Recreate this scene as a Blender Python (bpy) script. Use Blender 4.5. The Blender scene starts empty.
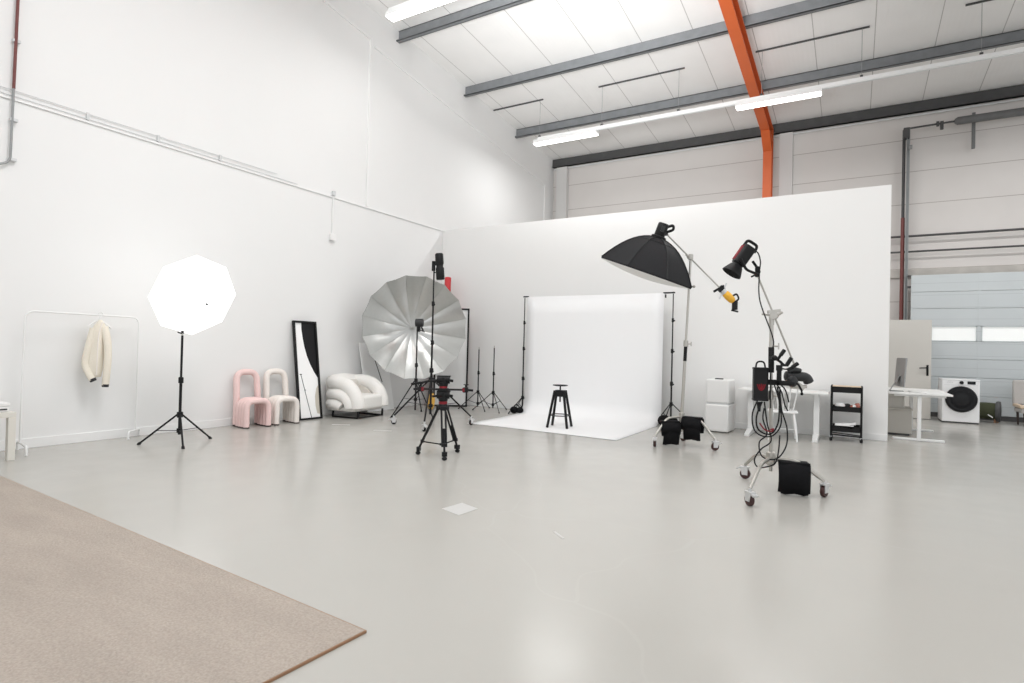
import bpy, bmesh, math, random
from mathutils import Vector, Matrix
random.seed(7)
V = Vector
PI = math.pi
C = bpy.context.scene.collection

# ------------------------------------------------------------------ materials
def mat(name, col, rough=.5, metal=0., var=.06, scale=12., bump=0., spec=.5, emit=None, estr=0., coat=0., trans=0.):
    m = bpy.data.materials.new(name); m.use_nodes = True
    nt = m.node_tree; b = nt.nodes['Principled BSDF']
    tc = nt.nodes.new('ShaderNodeTexCoord')
    nz = nt.nodes.new('ShaderNodeTexNoise'); nz.inputs['Scale'].default_value = scale
    nz.inputs['Detail'].default_value = 4
    nt.links.new(tc.outputs['Object'], nz.inputs['Vector'])
    mx = nt.nodes.new('ShaderNodeMix'); mx.data_type = 'RGBA'
    nt.links.new(nz.outputs['Fac'], mx.inputs[0])
    mx.inputs[6].default_value = (*[c*(1-var) for c in col], 1)
    mx.inputs[7].default_value = (*[min(1, c*(1+var)) for c in col], 1)
    nt.links.new(mx.outputs[2], b.inputs['Base Color'])
    b.inputs['Roughness'].default_value = rough
    b.inputs['Metallic'].default_value = metal
    b.inputs['Specular IOR Level'].default_value = spec
    b.inputs['Coat Weight'].default_value = coat
    if trans: b.inputs['Transmission Weight'].default_value = trans
    if emit:
        b.inputs['Emission Color'].default_value = (*emit, 1)
        b.inputs['Emission Strength'].default_value = estr
    if bump:
        bp = nt.nodes.new('ShaderNodeBump'); bp.inputs['Strength'].default_value = bump
        bp.inputs['Distance'].default_value = .01
        nt.links.new(nz.outputs['Fac'], bp.inputs['Height'])
        nt.links.new(bp.outputs['Normal'], b.inputs['Normal'])
    return m

def seam_mat(name, col, axis, spacing, phase, width, dark, rough=.6, var=.05, ribs=0., spec=.3):
    """painted sheet panels with a joint every `spacing` metres along a world axis"""
    m = mat(name, col, rough, 0, var, 1.3, spec=spec)
    nt = m.node_tree; b = nt.nodes['Principled BSDF']
    base = b.inputs['Base Color'].links[0].from_socket
    ge = nt.nodes.new('ShaderNodeNewGeometry'); sx = nt.nodes.new('ShaderNodeSeparateXYZ')
    nt.links.new(ge.outputs['Position'], sx.inputs[0])
    def mth(op, a, bb=None):
        n = nt.nodes.new('ShaderNodeMath'); n.operation = op
        for i, s in enumerate((a, bb)):
            if s is None: continue
            if isinstance(s, (int, float)): n.inputs[i].default_value = s
            else: nt.links.new(s, n.inputs[i])
        return n.outputs[0]
    v = mth('FRACT', mth('DIVIDE', mth('SUBTRACT', sx.outputs['XYZ'.index(axis)], phase), spacing))
    line = mth('LESS_THAN', v, width/spacing)
    mx = nt.nodes.new('ShaderNodeMix'); mx.data_type = 'RGBA'
    nt.links.new(line, mx.inputs[0]); nt.links.new(base, mx.inputs[6])
    mx.inputs[7].default_value = (*dark, 1)
    nt.links.new(mx.outputs[2], b.inputs['Base Color'])
    if ribs:
        r = mth('SINE', mth('MULTIPLY', sx.outputs['XYZ'.index(axis)], 2*PI/ribs))
        bp = nt.nodes.new('ShaderNodeBump'); bp.inputs['Strength'].default_value = .15; bp.inputs['Distance'].default_value = .004
        nt.links.new(r, bp.inputs['Height']); nt.links.new(bp.outputs['Normal'], b.inputs['Normal'])
    return m

def floor_mat():
    m = mat('polished_concrete', (.437, .425, .393), .24, 0, .04, .55, spec=.42)
    nt = m.node_tree; b = nt.nodes['Principled BSDF']
    ge = nt.nodes.new('ShaderNodeNewGeometry')
    n2 = nt.nodes.new('ShaderNodeTexNoise'); n2.inputs['Scale'].default_value = 3.; n2.inputs['Detail'].default_value = 6
    nt.links.new(ge.outputs['Position'], n2.inputs['Vector'])
    mr = nt.nodes.new('ShaderNodeMapRange')
    mr.inputs['To Min'].default_value = .16; mr.inputs['To Max'].default_value = .3
    nt.links.new(n2.outputs['Fac'], mr.inputs['Value']); nt.links.new(mr.outputs[0], b.inputs['Roughness'])
    # pale hairline scratches
    vo = nt.nodes.new('ShaderNodeTexVoronoi'); vo.feature = 'DISTANCE_TO_EDGE'; vo.inputs['Scale'].default_value = .35
    nw = nt.nodes.new('ShaderNodeTexNoise'); nw.inputs['Scale'].default_value = .8
    nt.links.new(ge.outputs['Position'], nw.inputs['Vector'])
    ad = nt.nodes.new('ShaderNodeVectorMath'); ad.operation = 'ADD'
    nt.links.new(ge.outputs['Position'], ad.inputs[0]); nt.links.new(nw.outputs['Color'], ad.inputs[1])
    nt.links.new(ad.outputs[0], vo.inputs['Vector'])
    lt = nt.nodes.new('ShaderNodeMath'); lt.operation = 'LESS_THAN'; lt.inputs[1].default_value = .0022
    nt.links.new(vo.outputs['Distance'], lt.inputs[0])
    ml = nt.nodes.new('ShaderNodeMath'); ml.operation = 'MULTIPLY'; ml.inputs[1].default_value = .05
    nt.links.new(lt.outputs[0], ml.inputs[0])
    base = b.inputs['Base Color'].links[0].from_socket
    mx = nt.nodes.new('ShaderNodeMix'); mx.data_type = 'RGBA'
    nt.links.new(ml.outputs[0], mx.inputs[0]); nt.links.new(base, mx.inputs[6]); mx.inputs[7].default_value = (.62, .61, .59, 1)
    nt.links.new(mx.outputs[2], b.inputs['Base Color'])
    return m

def rug_mat():
    m = mat('short_pile_carpet', (.395, .345, .30), .95, 0, .3, 90., bump=.5, spec=.1)
    nt = m.node_tree; b = nt.nodes['Principled BSDF']
    base = b.inputs['Base Color'].links[0].from_socket
    n2 = nt.nodes.new('ShaderNodeTexNoise'); n2.inputs['Scale'].default_value = 2.2; n2.inputs['Detail'].default_value = 5
    tc = nt.nodes.new('ShaderNodeTexCoord'); mp = nt.nodes.new('ShaderNodeMapping')
    mp.inputs['Scale'].default_value = (.6, 2.2, 1)
    nt.links.new(tc.outputs['Object'], mp.inputs[0]); nt.links.new(mp.outputs[0], n2.inputs['Vector'])
    mr = nt.nodes.new('ShaderNodeMapRange'); mr.inputs['To Min'].default_value = .84; mr.inputs['To Max'].default_value = 1.14
    nt.links.new(n2.outputs['Fac'], mr.inputs['Value'])
    mx = nt.nodes.new('ShaderNodeMix'); mx.data_type = 'RGBA'; mx.blend_type = 'MULTIPLY'; mx.inputs[0].default_value = 1
    nt.links.new(base, mx.inputs[6]); nt.links.new(mr.outputs[0], mx.inputs[7])
    nt.links.new(mx.outputs[2], b.inputs['Base Color'])
    return m

M = dict(
    wall=mat('white_wall_paint', (.80, .80, .79), .7, 0, .012, 1.2, spec=.25),
    part=mat('partition_paint', (.83, .825, .81), .6, 0, .01, .9, spec=.3),
    trim=mat('white_trim', (.82, .82, .81), .45, 0, .01),
    ceil=seam_mat('ceiling_sheet', (.84, .83, .815), 'X', 1.03, -7.975, .016, (.50, .485, .47), ribs=.09),
    back=seam_mat('back_wall_panels', (.66, .63, .605), 'Z', .763, 6.425-.763*8, .014, (.38, .34, .32)),
    gar=seam_mat('garage_door_skin', (.56, .595, .605), 'Z', .27, .02, .010, (.47, .50, .51), rough=.45),
    floor=floor_mat(), rug=rug_mat(),
    galv=mat('galvanised_steel', (.225, .235, .245), .5, .35, .2, 6),
    galvdark=mat('weathered_galvanised_steel', (.16, .165, .165), .6, .3, .2, 8),
    pillar=mat('pillar_board', (.62, .61, .595), .6, 0, .02, 3),
    darksteel=mat('dark_steel', (.075, .075, .075), .6, .2, .2, 6),
    orange=mat('orange_steel_paint', (.60, .115, .025), .5, 0, .06, 3),
    pipegrey=mat('grey_pipe', (.30, .31, .31), .5, .3, .1, 8),
    pipered=mat('dull_red_pipe', (.16, .045, .04), .55, 0, .2, 8),
    conduit=mat('pale_conduit', (.64, .65, .65), .5, 0, .08, 8),
    winglow=mat('daylit_pane', (.85, .87, .86), .3, 0, .1, 9, emit=(1, .99, .95), estr=.18),
    black=mat('black_powder_coat', (.008, .008, .0085), .5, 0, .2, 20, spec=.25),
    blackplastic=mat('black_plastic', (.008, .008, .0085), .5, 0, .2, 20, spec=.25),
    rubber=mat('black_rubber', (.008, .008, .0085), .5, 0, .2, 20, spec=.25),
    bagcloth=mat('black_nylon', (.006, .006, .007), .8, 0, .3, 30, bump=.25, spec=.15),
    softcloth=mat('softbox_cloth', (.013, .013, .0145), .65, 0, .25, 40, bump=.1, spec=.2),
    diff=mat('white_diffuser', (.85, .85, .83), .8, 0, .02, 6),
    chrome=mat('brushed_nickel', (.47, .45, .415), .3, .85, .06, 30),
    castfork=mat('zinc_fork', (.62, .62, .62), .4, .6, .1, 30),
    wheelred=mat('dark_red_wheel', (.045, .014, .012), .5, 0, .2, 20),
    silver=mat('silver_umbrella_cloth', (.62, .625, .61), .33, .88, .05, 14, bump=.05),
    umbglow=mat('glowing_umbrella_cloth', (.9, .9, .9), .8, 0, .01, 5, emit=(1, 1, 1), estr=.95),
    paper=mat('white_seamless_paper', (.86, .86, .86), .85, 0, .006, 1.5, spec=.2),
    whitemetal=mat('white_metal', (.80, .80, .79), .4, 0, .02, 15),
    whiteplastic=mat('white_plastic', (.82, .815, .80), .45, 0, .01, 8),
    ivorywood=mat('ivory_lacquer', (.70, .68, .62), .45, 0, .03, 8),
    pink=mat('pink_plush', (.82, .61, .585), .9, 0, .06, 60, bump=.3, spec=.2),
    cream=mat('cream_plush', (.82, .765, .715), .9, 0, .05, 60, bump=.3, spec=.2),
    boucle=mat('white_boucle', (.85, .835, .80), .95, 0, .06, 80, bump=.6, spec=.15),
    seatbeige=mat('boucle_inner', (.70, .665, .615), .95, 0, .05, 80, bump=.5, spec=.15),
    panelwhite=mat('panel_white', (.93, .93, .92), .3, 0, .01, 4, spec=.4),
    panelblack=mat('panel_black', (.007, .007, .008), .45, 0, .2, 4, spec=.2),
    reflbeige=mat('reflected_beige', (.60, .56, .48), .35, 0, .04, 4),
    jacket=mat('cream_knit', (.80, .745, .64), .9, 0, .05, 50, bump=.35, spec=.15),
    cuff=mat('black_ribbed_cuff', (.03, .03, .032), .85, 0, .2, 60),
    redpaper=mat('red_paper', (.62, .045, .05), .6, 0, .06, 6),
    yellow=mat('yellow_cloth', (.72, .40, .06), .6, 0, .1, 20),
    yellowpaint=mat('yellow_clamp_paint', (.80, .42, .03), .4, 0, .08, 15),
    red=mat('red_anodised', (.22, .010, .018), .35, .25, .1, 20),
    lampred=mat('lamp_red_panel', (.22, .012, .02), .6, 0, .15, 14, spec=.2),
    darkgrey=mat('dark_grey_leatherette', (.018, .019, .020), .5, 0, .2, 25, bump=.2),
    led=mat('fluorescent_diffuser', (.95, .95, .95), .4, 0, .01, 3, emit=(1, .985, .95), estr=5.),
    desk=mat('white_laminate', (.80, .80, .78), .35, 0, .01, 5),
    doorpaint=mat('grey_beige_door_paint', (.60, .58, .54), .5, 0, .03, 3),
    cabinet=mat('grey_beige_cabinet', (.55, .525, .48), .55, 0, .03, 3),
    alu=mat('aluminium', (.34, .35, .35), .45, .5, .04, 20),
    screen=mat('dark_glass', (.008, .008, .009), .2, 0, .1, 5, spec=.25),
    wmwhite=mat('washer_enamel', (.86, .86, .86), .3, 0, .01, 5),
    wmglass=mat('washer_door_glass', (.006, .006, .007), .35, 0, .3, 5, spec=.2),
    wood=mat('brown_wood', (.30, .165, .09), .5, 0, .2, 9),
    lightwood=mat('light_wood', (.66, .52, .38), .5, 0, .12, 9),
    olive=mat('olive_cloth', (.050, .056, .026), .85, 0, .3, 14, bump=.3),
    greycloth=mat('light_grey_cloth', (.46, .44, .42), .9, 0, .06, 50, bump=.3),
    darkwood=mat('dark_brown_wood', (.045, .03, .024), .55, 0, .3, 9),
    whitecloth=mat('white_cloth', (.78, .78, .77), .85, 0, .04, 30, bump=.3),
    terracotta=mat('reddish_plastic', (.35, .10, .07), .5, 0, .15, 20),
    tape=mat('white_tape', (.52, .515, .50), .5, 0, .03, 20),
    stain=mat('stained_concrete_lintel', (.50, .475, .44), .8, 0, .28, 3),
)

# ------------------------------------------------------------------ mesh builder
class MB:
    def __init__(s, frame=None):
        s.v = []; s.f = []; s.M = frame
    def add(s, vs, fs):
        o = len(s.v)
        s.v += [(s.M @ V(p)) if s.M else V(p) for p in vs]
        s.f += [tuple(i+o for i in f) for f in fs]
        return s
    def box(s, c, size, R=None):
        x, y, z = (a/2 for a in size); c = V(c)
        ps = [V((sx*x, sy*y, sz*z)) for sx in (-1, 1) for sy in (-1, 1) for sz in (-1, 1)]
        if R: ps = [R @ p for p in ps]
        return s.add([c+p for p in ps], [(0, 1, 3, 2), (4, 6, 7, 5), (0, 4, 5, 1), (2, 3, 7, 6), (0, 2, 6, 4), (1, 5, 7, 3)])
    def box2(s, a, b):
        return s.box([(p+q)/2 for p, q in zip(a, b)], [abs(q-p) for p, q in zip(a, b)])
    def bar(s, a, b, w, h, up=(0, 0, 1)):
        """rectangular bar from a to b; w sideways, h along up"""
        a = V(a); b = V(b); d = (b-a).normalized(); up = V(up)
        if abs(d.dot(up)) > .98: up = V((1, 0, 0))
        sd = d.cross(up).normalized(); u = sd.cross(d)
        ps = []
        for e in (a, b):
            for i, j in ((-1, -1), (1, -1), (1, 1), (-1, 1)): ps.append(e+sd*(i*w/2)+u*(j*h/2))
        return s.add(ps, [(3, 2, 1, 0), (4, 5, 6, 7), (0, 1, 5, 4), (1, 2, 6, 5), (2, 3, 7, 6), (3, 0, 4, 7)])
    def tube(s, pts, r, n=10, closed=False, flat=1., up=None):
        pts = [V(p) for p in pts]; m = len(pts)
        rs = r if isinstance(r, (list, tuple)) else [r]*m
        tang = []
        for i in range(m):
            if closed: d = pts[(i+1) % m]-pts[i-1]
            else: d = pts[min(i+1, m-1)]-pts[max(i-1, 0)]
            tang.append(d.normalized())
        u = V(up) if up else (V((0, 0, 1)) if abs(tang[0].z) < .9 else V((1, 0, 0)))
        u = (u-tang[0]*u.dot(tang[0])).normalized()
        ps = []; fs = []
        for i in range(m):
            u = (u-tang[i]*u.dot(tang[i])); u.normalize()
            w = tang[i].cross(u)
            for k in range(n):
                a = 2*PI*k/n
                ps.append(pts[i]+(u*math.cos(a)*flat+w*math.sin(a))*rs[i])
        for i in range(m if closed else m-1):
            j = (i+1) % m
            for k in range(n):
                l = (k+1) % n
                fs.append((i*n+k, i*n+l, j*n+l, j*n+k))
        if not closed:
            fs.append(tuple(reversed(range(n)))); fs.append(tuple(range((m-1)*n, m*n)))
        return s.add(ps, fs)
    def cyl(s, a, b, r, r2=None, n=12):
        return s.tube([a, b], [r, r if r2 is None else r2], n)
    def lathe(s, prof, n=24, origin=(0, 0, 0), F=None, caps=True):
        """prof: (radius, height) pairs about local z of frame F"""
        F = F or Matrix.Translation(origin)
        ps = []; fs = []
        for r, h in prof:
            for k in range(n):
                a = 2*PI*k/n; ps.append(F @ V((r*math.cos(a), r*math.sin(a), h)))
        for i in range(len(prof)-1):
            for k in range(n):
                l = (k+1) % n; fs.append((i*n+k, i*n+l, (i+1)*n+l, (i+1)*n+k))
        if caps:
            fs.append(tuple(reversed(range(n)))); fs.append(tuple(range((len(prof)-1)*n, len(prof)*n)))
        return s.add(ps, fs)
    def ball(s, c, r, n=14, m=8):
        rx, ry, rz = r if isinstance(r, (list, tuple)) else (r, r, r)
        ps = [V(c)+V((0, 0, -rz))]; fs = []
        for i in range(1, m):
            t = -PI/2+PI*i/m
            for k in range(n):
                a = 2*PI*k/n
                ps.append(V(c)+V((rx*math.cos(t)*math.cos(a), ry*math.cos(t)*math.sin(a), rz*math.sin(t))))
        ps.append(V(c)+V((0, 0, rz))); last = len(ps)-1
        for k in range(n):
            l = (k+1) % n
            fs.append((0, 1+l, 1+k))
            for i in range(m-2): fs.append((1+i*n+k, 1+i*n+l, 1+(i+1)*n+l, 1+(i+1)*n+k))
            fs.append((1+(m-2)*n+k, 1+(m-2)*n+l, last))
        return s.add(ps, fs)
    def prism(s, poly, d0, d1, F):
        """poly in local xy of frame F, extruded along its z"""
        n = len(poly)
        ps = [F @ V((x, y, d0)) for x, y in poly]+[F @ V((x, y, d1)) for x, y in poly]
        fs = [tuple(reversed(range(n))), tuple(range(n, 2*n))]+[(k, (k+1) % n, n+(k+1) % n, n+k) for k in range(n)]
        return s.add(ps, fs)
    def sheet(s, rows):
        """grid of points -> surface"""
        n = len(rows[0]); ps = [p for r in rows for p in r]
        fs = [(i*n+k, i*n+k+1, (i+1)*n+k+1, (i+1)*n+k) for i in range(len(rows)-1) for k in range(n-1)]
        return s.add(ps, fs)
    def build(s, name, m, parent=None, bevel=0, smooth=40, solid=0, sub=0, seg=2):
        me = bpy.data.meshes.new(name)
        off = V((0, 0, 0)); p = parent
        while p is not None: off += p.location; p = p.parent
        me.from_pydata([v-off for v in s.v], [], s.f)
        me.validate(); me.update()
        bm = bmesh.new(); bm.from_mesh(me); bmesh.ops.recalc_face_normals(bm, faces=bm.faces); bm.to_mesh(me); bm.free()
        me.materials.append(m)
        o = bpy.data.objects.new(name, me); C.objects.link(o)
        if parent: o.parent = parent
        if smooth:
            for pl in me.polygons: pl.use_smooth = True
            me.set_sharp_from_angle(angle=math.radians(smooth))
        if solid:
            md = o.modifiers.new('solid', 'SOLIDIFY'); md.thickness = solid; md.offset = 0
        if bevel:
            md = o.modifiers.new('bevel', 'BEVEL'); md.width = bevel; md.segments = seg; md.limit_method = 'ANGLE'
        if sub:
            md = o.modifiers.new('sub', 'SUBSURF'); md.levels = sub; md.render_levels = sub
        return o

def tag(o, label, cat, group=None):
    o['label'] = label; o['category'] = cat
    if group: o['group'] = group
    return o
def thing(name, loc, label, cat, group=None):
    o = bpy.data.objects.new(name, None); C.objects.link(o); o.location = loc
    o.empty_display_size = .1
    return tag(o, label, cat, group)
def struct(o):
    o['kind'] = 'structure'; return o
def frame(origin, z, x=None):
    z = V(z).normalized(); x = V(x) if x else (V((0, 0, 1)) if abs(z.z) < .95 else V((1, 0, 0)))
    x = (x-z*x.dot(z)).normalized(); y = z.cross(x); o = V(origin)
    return Matrix(((x.x, y.x, z.x, o.x), (x.y, y.y, z.y, o.y), (x.z, y.z, z.z, o.z), (0, 0, 0, 1)))
def lerp(a, b, t): return V(a)*(1-t)+V(b)*t
def smoothpath(ctrl, k=8, closed=False):
    """Catmull-Rom through the control points"""
    P = [V(p) for p in ctrl]; n = len(P); out = []
    for i in range(n if closed else n-1):
        if closed: a, b, c, d = P[i-1], P[i], P[(i+1) % n], P[(i+2) % n]
        else: a, b, c, d = P[max(i-1, 0)], P[i], P[i+1], P[min(i+2, n-1)]
        for j in range(k):
            t = j/k
            out.append(.5*((2*b)+(c-a)*t+(2*a-5*b+4*c-d)*t*t+(3*b-a-3*c+d)*t**3))
    if not closed: out.append(P[-1])
    return out
def roundpath(ctrl, r, k=5):
    """polyline with rounded corners"""
    P = [V(p) for p in ctrl]; out = [P[0]]
    for i in range(1, len(P)-1):
        a = (P[i-1]-P[i]); b = (P[i+1]-P[i]); rr = min(r, a.length*.48, b.length*.48)
        p0 = P[i]+a.normalized()*rr; p1 = P[i]+b.normalized()*rr
        for j in range(k+1):
            t = j/k; out.append(p0*(1-t)**2+P[i]*2*t*(1-t)+p1*t*t)
    out.append(P[-1]); return out

# ------------------------------------------------------------------ setting
XL, YP, YB, HP = -8.27, 10.72, 16.35, 4.0
def roofz(y): return 7.87-.0805*(y-9.05)
XR, Y0 = 11.0, -7.0
struct(MB().box2((XL-.1, Y0, -.1), (XR, YB+.2, 0)).build('floor', M['floor'], smooth=0))
z0, z1 = roofz(Y0), roofz(YB+.2)
struct(MB().add([(x, y, z) for x in (XL-.15, XL) for y, z in ((Y0, 0), (YB+.2, 0), (YB+.2, z1), (Y0, z0))],
       [(0, 1, 2, 3), (7, 6, 5, 4), (0, 4, 5, 1), (1, 5, 6, 2), (2, 6, 7, 3), (3, 7, 4, 0)]).build('wall_left', M['wall'], smooth=0))
struct(MB().box2((XL, YB, 0), (XR, YB+.15, roofz(YB))).build('wall_back', M['back'], smooth=0))
struct(MB().box2((XL, YP, 0), (.48, YP+.14, HP)).build('wall_partition', M['part'], smooth=0, bevel=.006))
struct(MB().add([(x, y, roofz(y)+d) for d in (0, .12) for x, y in ((XL-.1, Y0), (XR, Y0), (XR, YB+.2), (XL-.1, YB+.2))],
       [(0, 1, 2, 3), (7, 6, 5, 4), (0, 4, 5, 1), (1, 5, 6, 2), (2, 6, 7, 3), (3, 7, 4, 0)]).build('ceiling', M['ceil'], smooth=0))
struct(MB().box2((XL, Y0, 0), (XL+.016, YP, .115)).build('baseboard_left', M['trim'], bevel=.004))
struct(MB().box2((XL+.016, YP-.016, 0), (.48, YP, .1)).build('baseboard_partition', M['trim'], bevel=.004))
# raised white strips on the gable wall: two sloping runs that turn down
def strip(name, y0, y1, zb, d):
    zz = lambda y: d-.1145*(y-8.6874)
    mb = MB().bar((XL+.012, y0, zz(y0)), (XL+.012, y1, zz(y1)), .025, .05, up=(0, 0, 1))
    mb.box2((XL, y1-.05, zb), (XL+.025, y1, zz(y1)))
    return struct(mb.build(name, M['trim'], smooth=0))
strip('trim_1', 8.35, 15.78, HP, 7.18)
strip('trim_2', 2.0, 8.28, HP+.02, 7.27)
struct(MB().box2((XL, Y0, HP-.02), (XL+.02, YP, HP+.006)).build('trim_3', M['trim'], smooth=0))
struct(MB().box2((.5, YB-.05, 3.17), (XR, YB, 3.37)).build('trim_4', M['stain'], smooth=0, bevel=.01))

# purlins: galvanised C sections running across the hall
def purlin(yt, name_label, m, xr=XR, depth=.25):
    zt = roofz(yt)-.005
    mb = MB()
    mb.box2((XL, yt, zt-depth), (xr, yt+.02, zt))
    mb.box2((XL, yt-.075, zt-depth), (xr, yt+.02, zt-depth+.015))
    mb.box2((XL, yt-.075, zt-depth), (xr, yt-.06, zt-depth+.035))
    mb.box2((XL, yt, zt-.014), (xr, yt+.085, zt))
    return tag(mb.build('roof_beam', m, smooth=0), name_label, 'beam', 'roof beams running across the hall')
purlin(9.05, 'grey steel roof beam nearest the camera, beside the upper left light', M['galv'])
purlin(11.47, 'grey steel roof beam second from the camera, clear of the lights', M['galv'])
purlin(13.96, 'grey steel roof beam just behind the hanging light track', M['galv'])
purlin(6.6, 'grey steel roof beam overhead, out of the top of the picture', M['galv'])
tag(MB().box2((XL, YB-.10, roofz(YB)-.25), (XR, YB-.002, roofz(YB)-.005)).box2((XL, YB-.15, roofz(YB)-.25), (XR, YB-.002, roofz(YB)-.235))
    .build('eaves_beam', M['darksteel'], smooth=0), 'dark steel eaves beam along the top of the back wall', 'beam')
tag(MB().cyl((XL+.05, YB-.06, roofz(YB)-.31), (XR, YB-.06, roofz(YB)-.31), .022, n=8).build('eaves_pipe', M['conduit']),
    'thin pale pipe running under the dark eaves beam', 'pipe')
# orange portal rafter + column
def portal(x, label_):
    t = thing('portal_frame', (x, 15.9, 0), label_, 'steel frame')
    W = .2
    def zo(y, off): return roofz(y)-off
    pr = MB()
    ya, yb = Y0, 15.98
    for (a, b) in ((.26, .285), (.585, .61)):
        pr.add([(x+sx*W/2, y, zo(y, d)) for sx in (-1, 1) for d in (a, b) for y in (ya, yb)],
               [(0, 1, 3, 2), (6, 7, 5, 4), (0, 4, 5, 1), (2, 3, 7, 6), (0, 2, 6, 4), (1, 5, 7, 3)])
    pr.add([(x+sx*.012, y, zo(y, d)) for sx in (-1, 1) for d in (.285, .585) for y in (ya, yb)],
           [(0, 1, 3, 2), (6, 7, 5, 4), (0, 4, 5, 1), (2, 3, 7, 6), (0, 2, 6, 4), (1, 5, 7, 3)])
    pr.build('rafter', M['orange'], t, smooth=0)
    pc = MB()
    zt = zo(15.85, .3)
    pc.box2((x-W/2, 15.66, 0), (x+W/2, 15.685, zt-.2)); pc.box2((x-W/2, 15.945, 0), (x+W/2, 15.97, zt))
    pc.box2((x-.012, 15.685, 0), (x+.012, 15.945, zt))
    pc.build('column', M['orange'], t, smooth=0)
    ph = MB()
    ph.prism([(15.66, zo(15.66, .9)), (15.66, zo(15.66, .6)), (15.2, zo(15.2, .6))], -.012, .012, Matrix(((0, 0, 1, x), (1, 0, 0, 0), (0, 1, 0, 0), (0, 0, 0, 1))))
    ph.bar((x, 15.66, zo(15.66, .92)), (x, 15.15, zo(15.15, .61)), W, .022, up=(0, -.5, -1))
    ph.build('haunch', M['orange'], t, smooth=0)
portal(-1.93, 'orange painted steel rafter and column of the hall frame')
# boxed white pillars on the back wall
for x0, x1, lb in ((-8.08, -7.73, 'white boxed pillar in the far left corner of the back wall'), (-1.71, -1.40, 'white boxed pillar right of the orange column')):
    tag(MB().box2((x0, YB-.18, 0), (x1, YB, roofz(YB)-.3)).build('boxed_pillar', M['pillar'], smooth=0, bevel=.004), lb, 'pillar', 'boxed pillars on the back wall')

# garage door with windows
t = struct(bpy.data.objects.new('door_1', None)); C.objects.link(t); t.location = (3.6, 15.98, 0)
GX0, GX1, GY = 1.12, 6.1, 15.98
WZ0, WZ1 = 1.69, 2.03
wins = [(1.50, 2.32), (2.39, 3.21), (3.28, 4.10), (4.17, 4.99), (5.06, 5.88)]
pn = MB()
zs = [(.10, .50), (.50, .90), (.90, 1.30), (1.30, WZ0), (WZ1, 2.42), (2.42, 2.8), (2.8, 3.19)]
for a, b in zs: pn.box2((GX0, GY, a+.003), (GX1, GY+.05, b-.003))
edges = [GX0]+[e for w in wins for e in w]+[GX1]
for i in range(0, len(edges), 2): pn.box2((edges[i], GY, WZ0), (edges[i+1], GY+.05, WZ1))
pn.box2((GX0, GY+.03, .1), (GX1, GY+.045, WZ0)); pn.box2((GX0, GY+.03, WZ1), (GX1, GY+.045, 3.19))
pn.build('door_panels', M['gar'], t, bevel=.006)
for i, (a, b) in enumerate(wins):
    w = MB()
    for p, q in (((a, GY-.008, WZ0), (a+.02, GY, WZ1)), ((b-.02, GY-.008, WZ0), (b, GY, WZ1)), ((a, GY-.008, WZ0), (b, GY, WZ0+.02)), ((a, GY-.008, WZ1-.02), (b, GY, WZ1))): w.box2(p, q)
    fr = w.build('window_frame', M['gar'], t)
    MB().box2((a, GY+.02, WZ0), (b, GY+.03, WZ1)).build('pane', M['winglow'], fr, smooth=0)
MB().box2((GX0, GY, 0), (GX1, GY+.05, .10)).build('bottom_seal', M['darksteel'], t, smooth=0)
# vertical strips that stiffen the door
for x in (2.355, 3.245, 4.135):
    MB().box2((x-.02, GY-.004, .1), (x+.02, GY, WZ0-.02)).box2((x-.02, GY-.004, WZ1+.02), (x+.02, GY, 3.19)).build('stile', M['gar'], t, smooth=0)
# track, pipes and torsion shaft
t = thing('door_track', (1.03, 16.1, 0), 'grey vertical steel track beside the sectional door', 'track')
tr = MB(); tr.box2((1.0, 16.03, .02), (1.012, 16.14, 6.6)); tr.box2((1.0, 16.128, .02), (1.06, 16.14, 6.6)); tr.box2((1.05, 16.03, .02), (1.06, 16.06, 6.6))
tr.build('rail', M['pipegrey'], t, smooth=0)
MB().box2((.93, 16.0, 6.38), (1.05, 16.18, 6.62)).build('pulley_bracket', M['darksteel'], t, bevel=.01)
MB().cyl((1.03, 16.0, 6.15), (1.1, 16.0, 6.15), .05).build('pulley', M['pipegrey'], t)
for z in (.9, 1.9, 2.9, 3.15):
    MB().box2((1.05, 16.03, z), (1.13, 16.06, z+.05)).build('roller_bracket', M['darksteel'], t, smooth=0)
t = thing('torsion_shaft', (1.5, 16.05, 6.6), 'rusty horizontal shaft with grey torsion spring tube under the eaves', 'shaft')
MB().cyl((1.0, 16.05, 6.6), (1.95, 16.05, 6.62), .022, n=10).build('shaft', M['darksteel'], t)
MB().lathe([(.05, 0), (.085, .05), (.085, 6.0), (.05, 6.05)], 16, F=frame((1.88, 16.05, 6.615), (1, 0, .001))).build('spring_tube', M['galvdark'], t)
MB().cyl((1.55, 16.05, 6.612), (1.60, 16.05, 6.613), .06).box2((1.62, 16.03, 6.48), (1.68, 16.09, 6.66)).build('cable_drum', M['darksteel'], t)
tag(MB().box2((2.2, 16.12, 5.98), (2.26, 16.18, 6.78)).build('wall_bracket', M['galvdark'], bevel=.004), 'short grey vertical bracket hanging on the back wall below the spring tube', 'bracket')
t = thing('riser_pipe', (.95, 16.12, 0), 'vertical riser pipe beside the door track, dark red below, grey above', 'pipe')
MB().cyl((.95, 16.12, 0), (.95, 16.12, 4.55), .04, n=12).build('red_section', M['pipered'], t)['label'] = 'dark red lower pipe'
MB().cyl((.95, 16.12, 4.55), (.95, 16.12, 6.6), .032, n=12).build('grey_section', M['darksteel'], t)
for z, r, lb in ((4.12, .026, 'upper dark horizontal pipe on the wall above the sectional door'), (3.76, .022, 'lower dark horizontal pipe on the wall above the sectional door')):
    tag(MB().cyl((.3, 16.16, z), (XR, 16.16, z), r, n=8).build('wall_pipe', M['darksteel']), lb, 'pipe', 'pipes above the sectional door')

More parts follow.
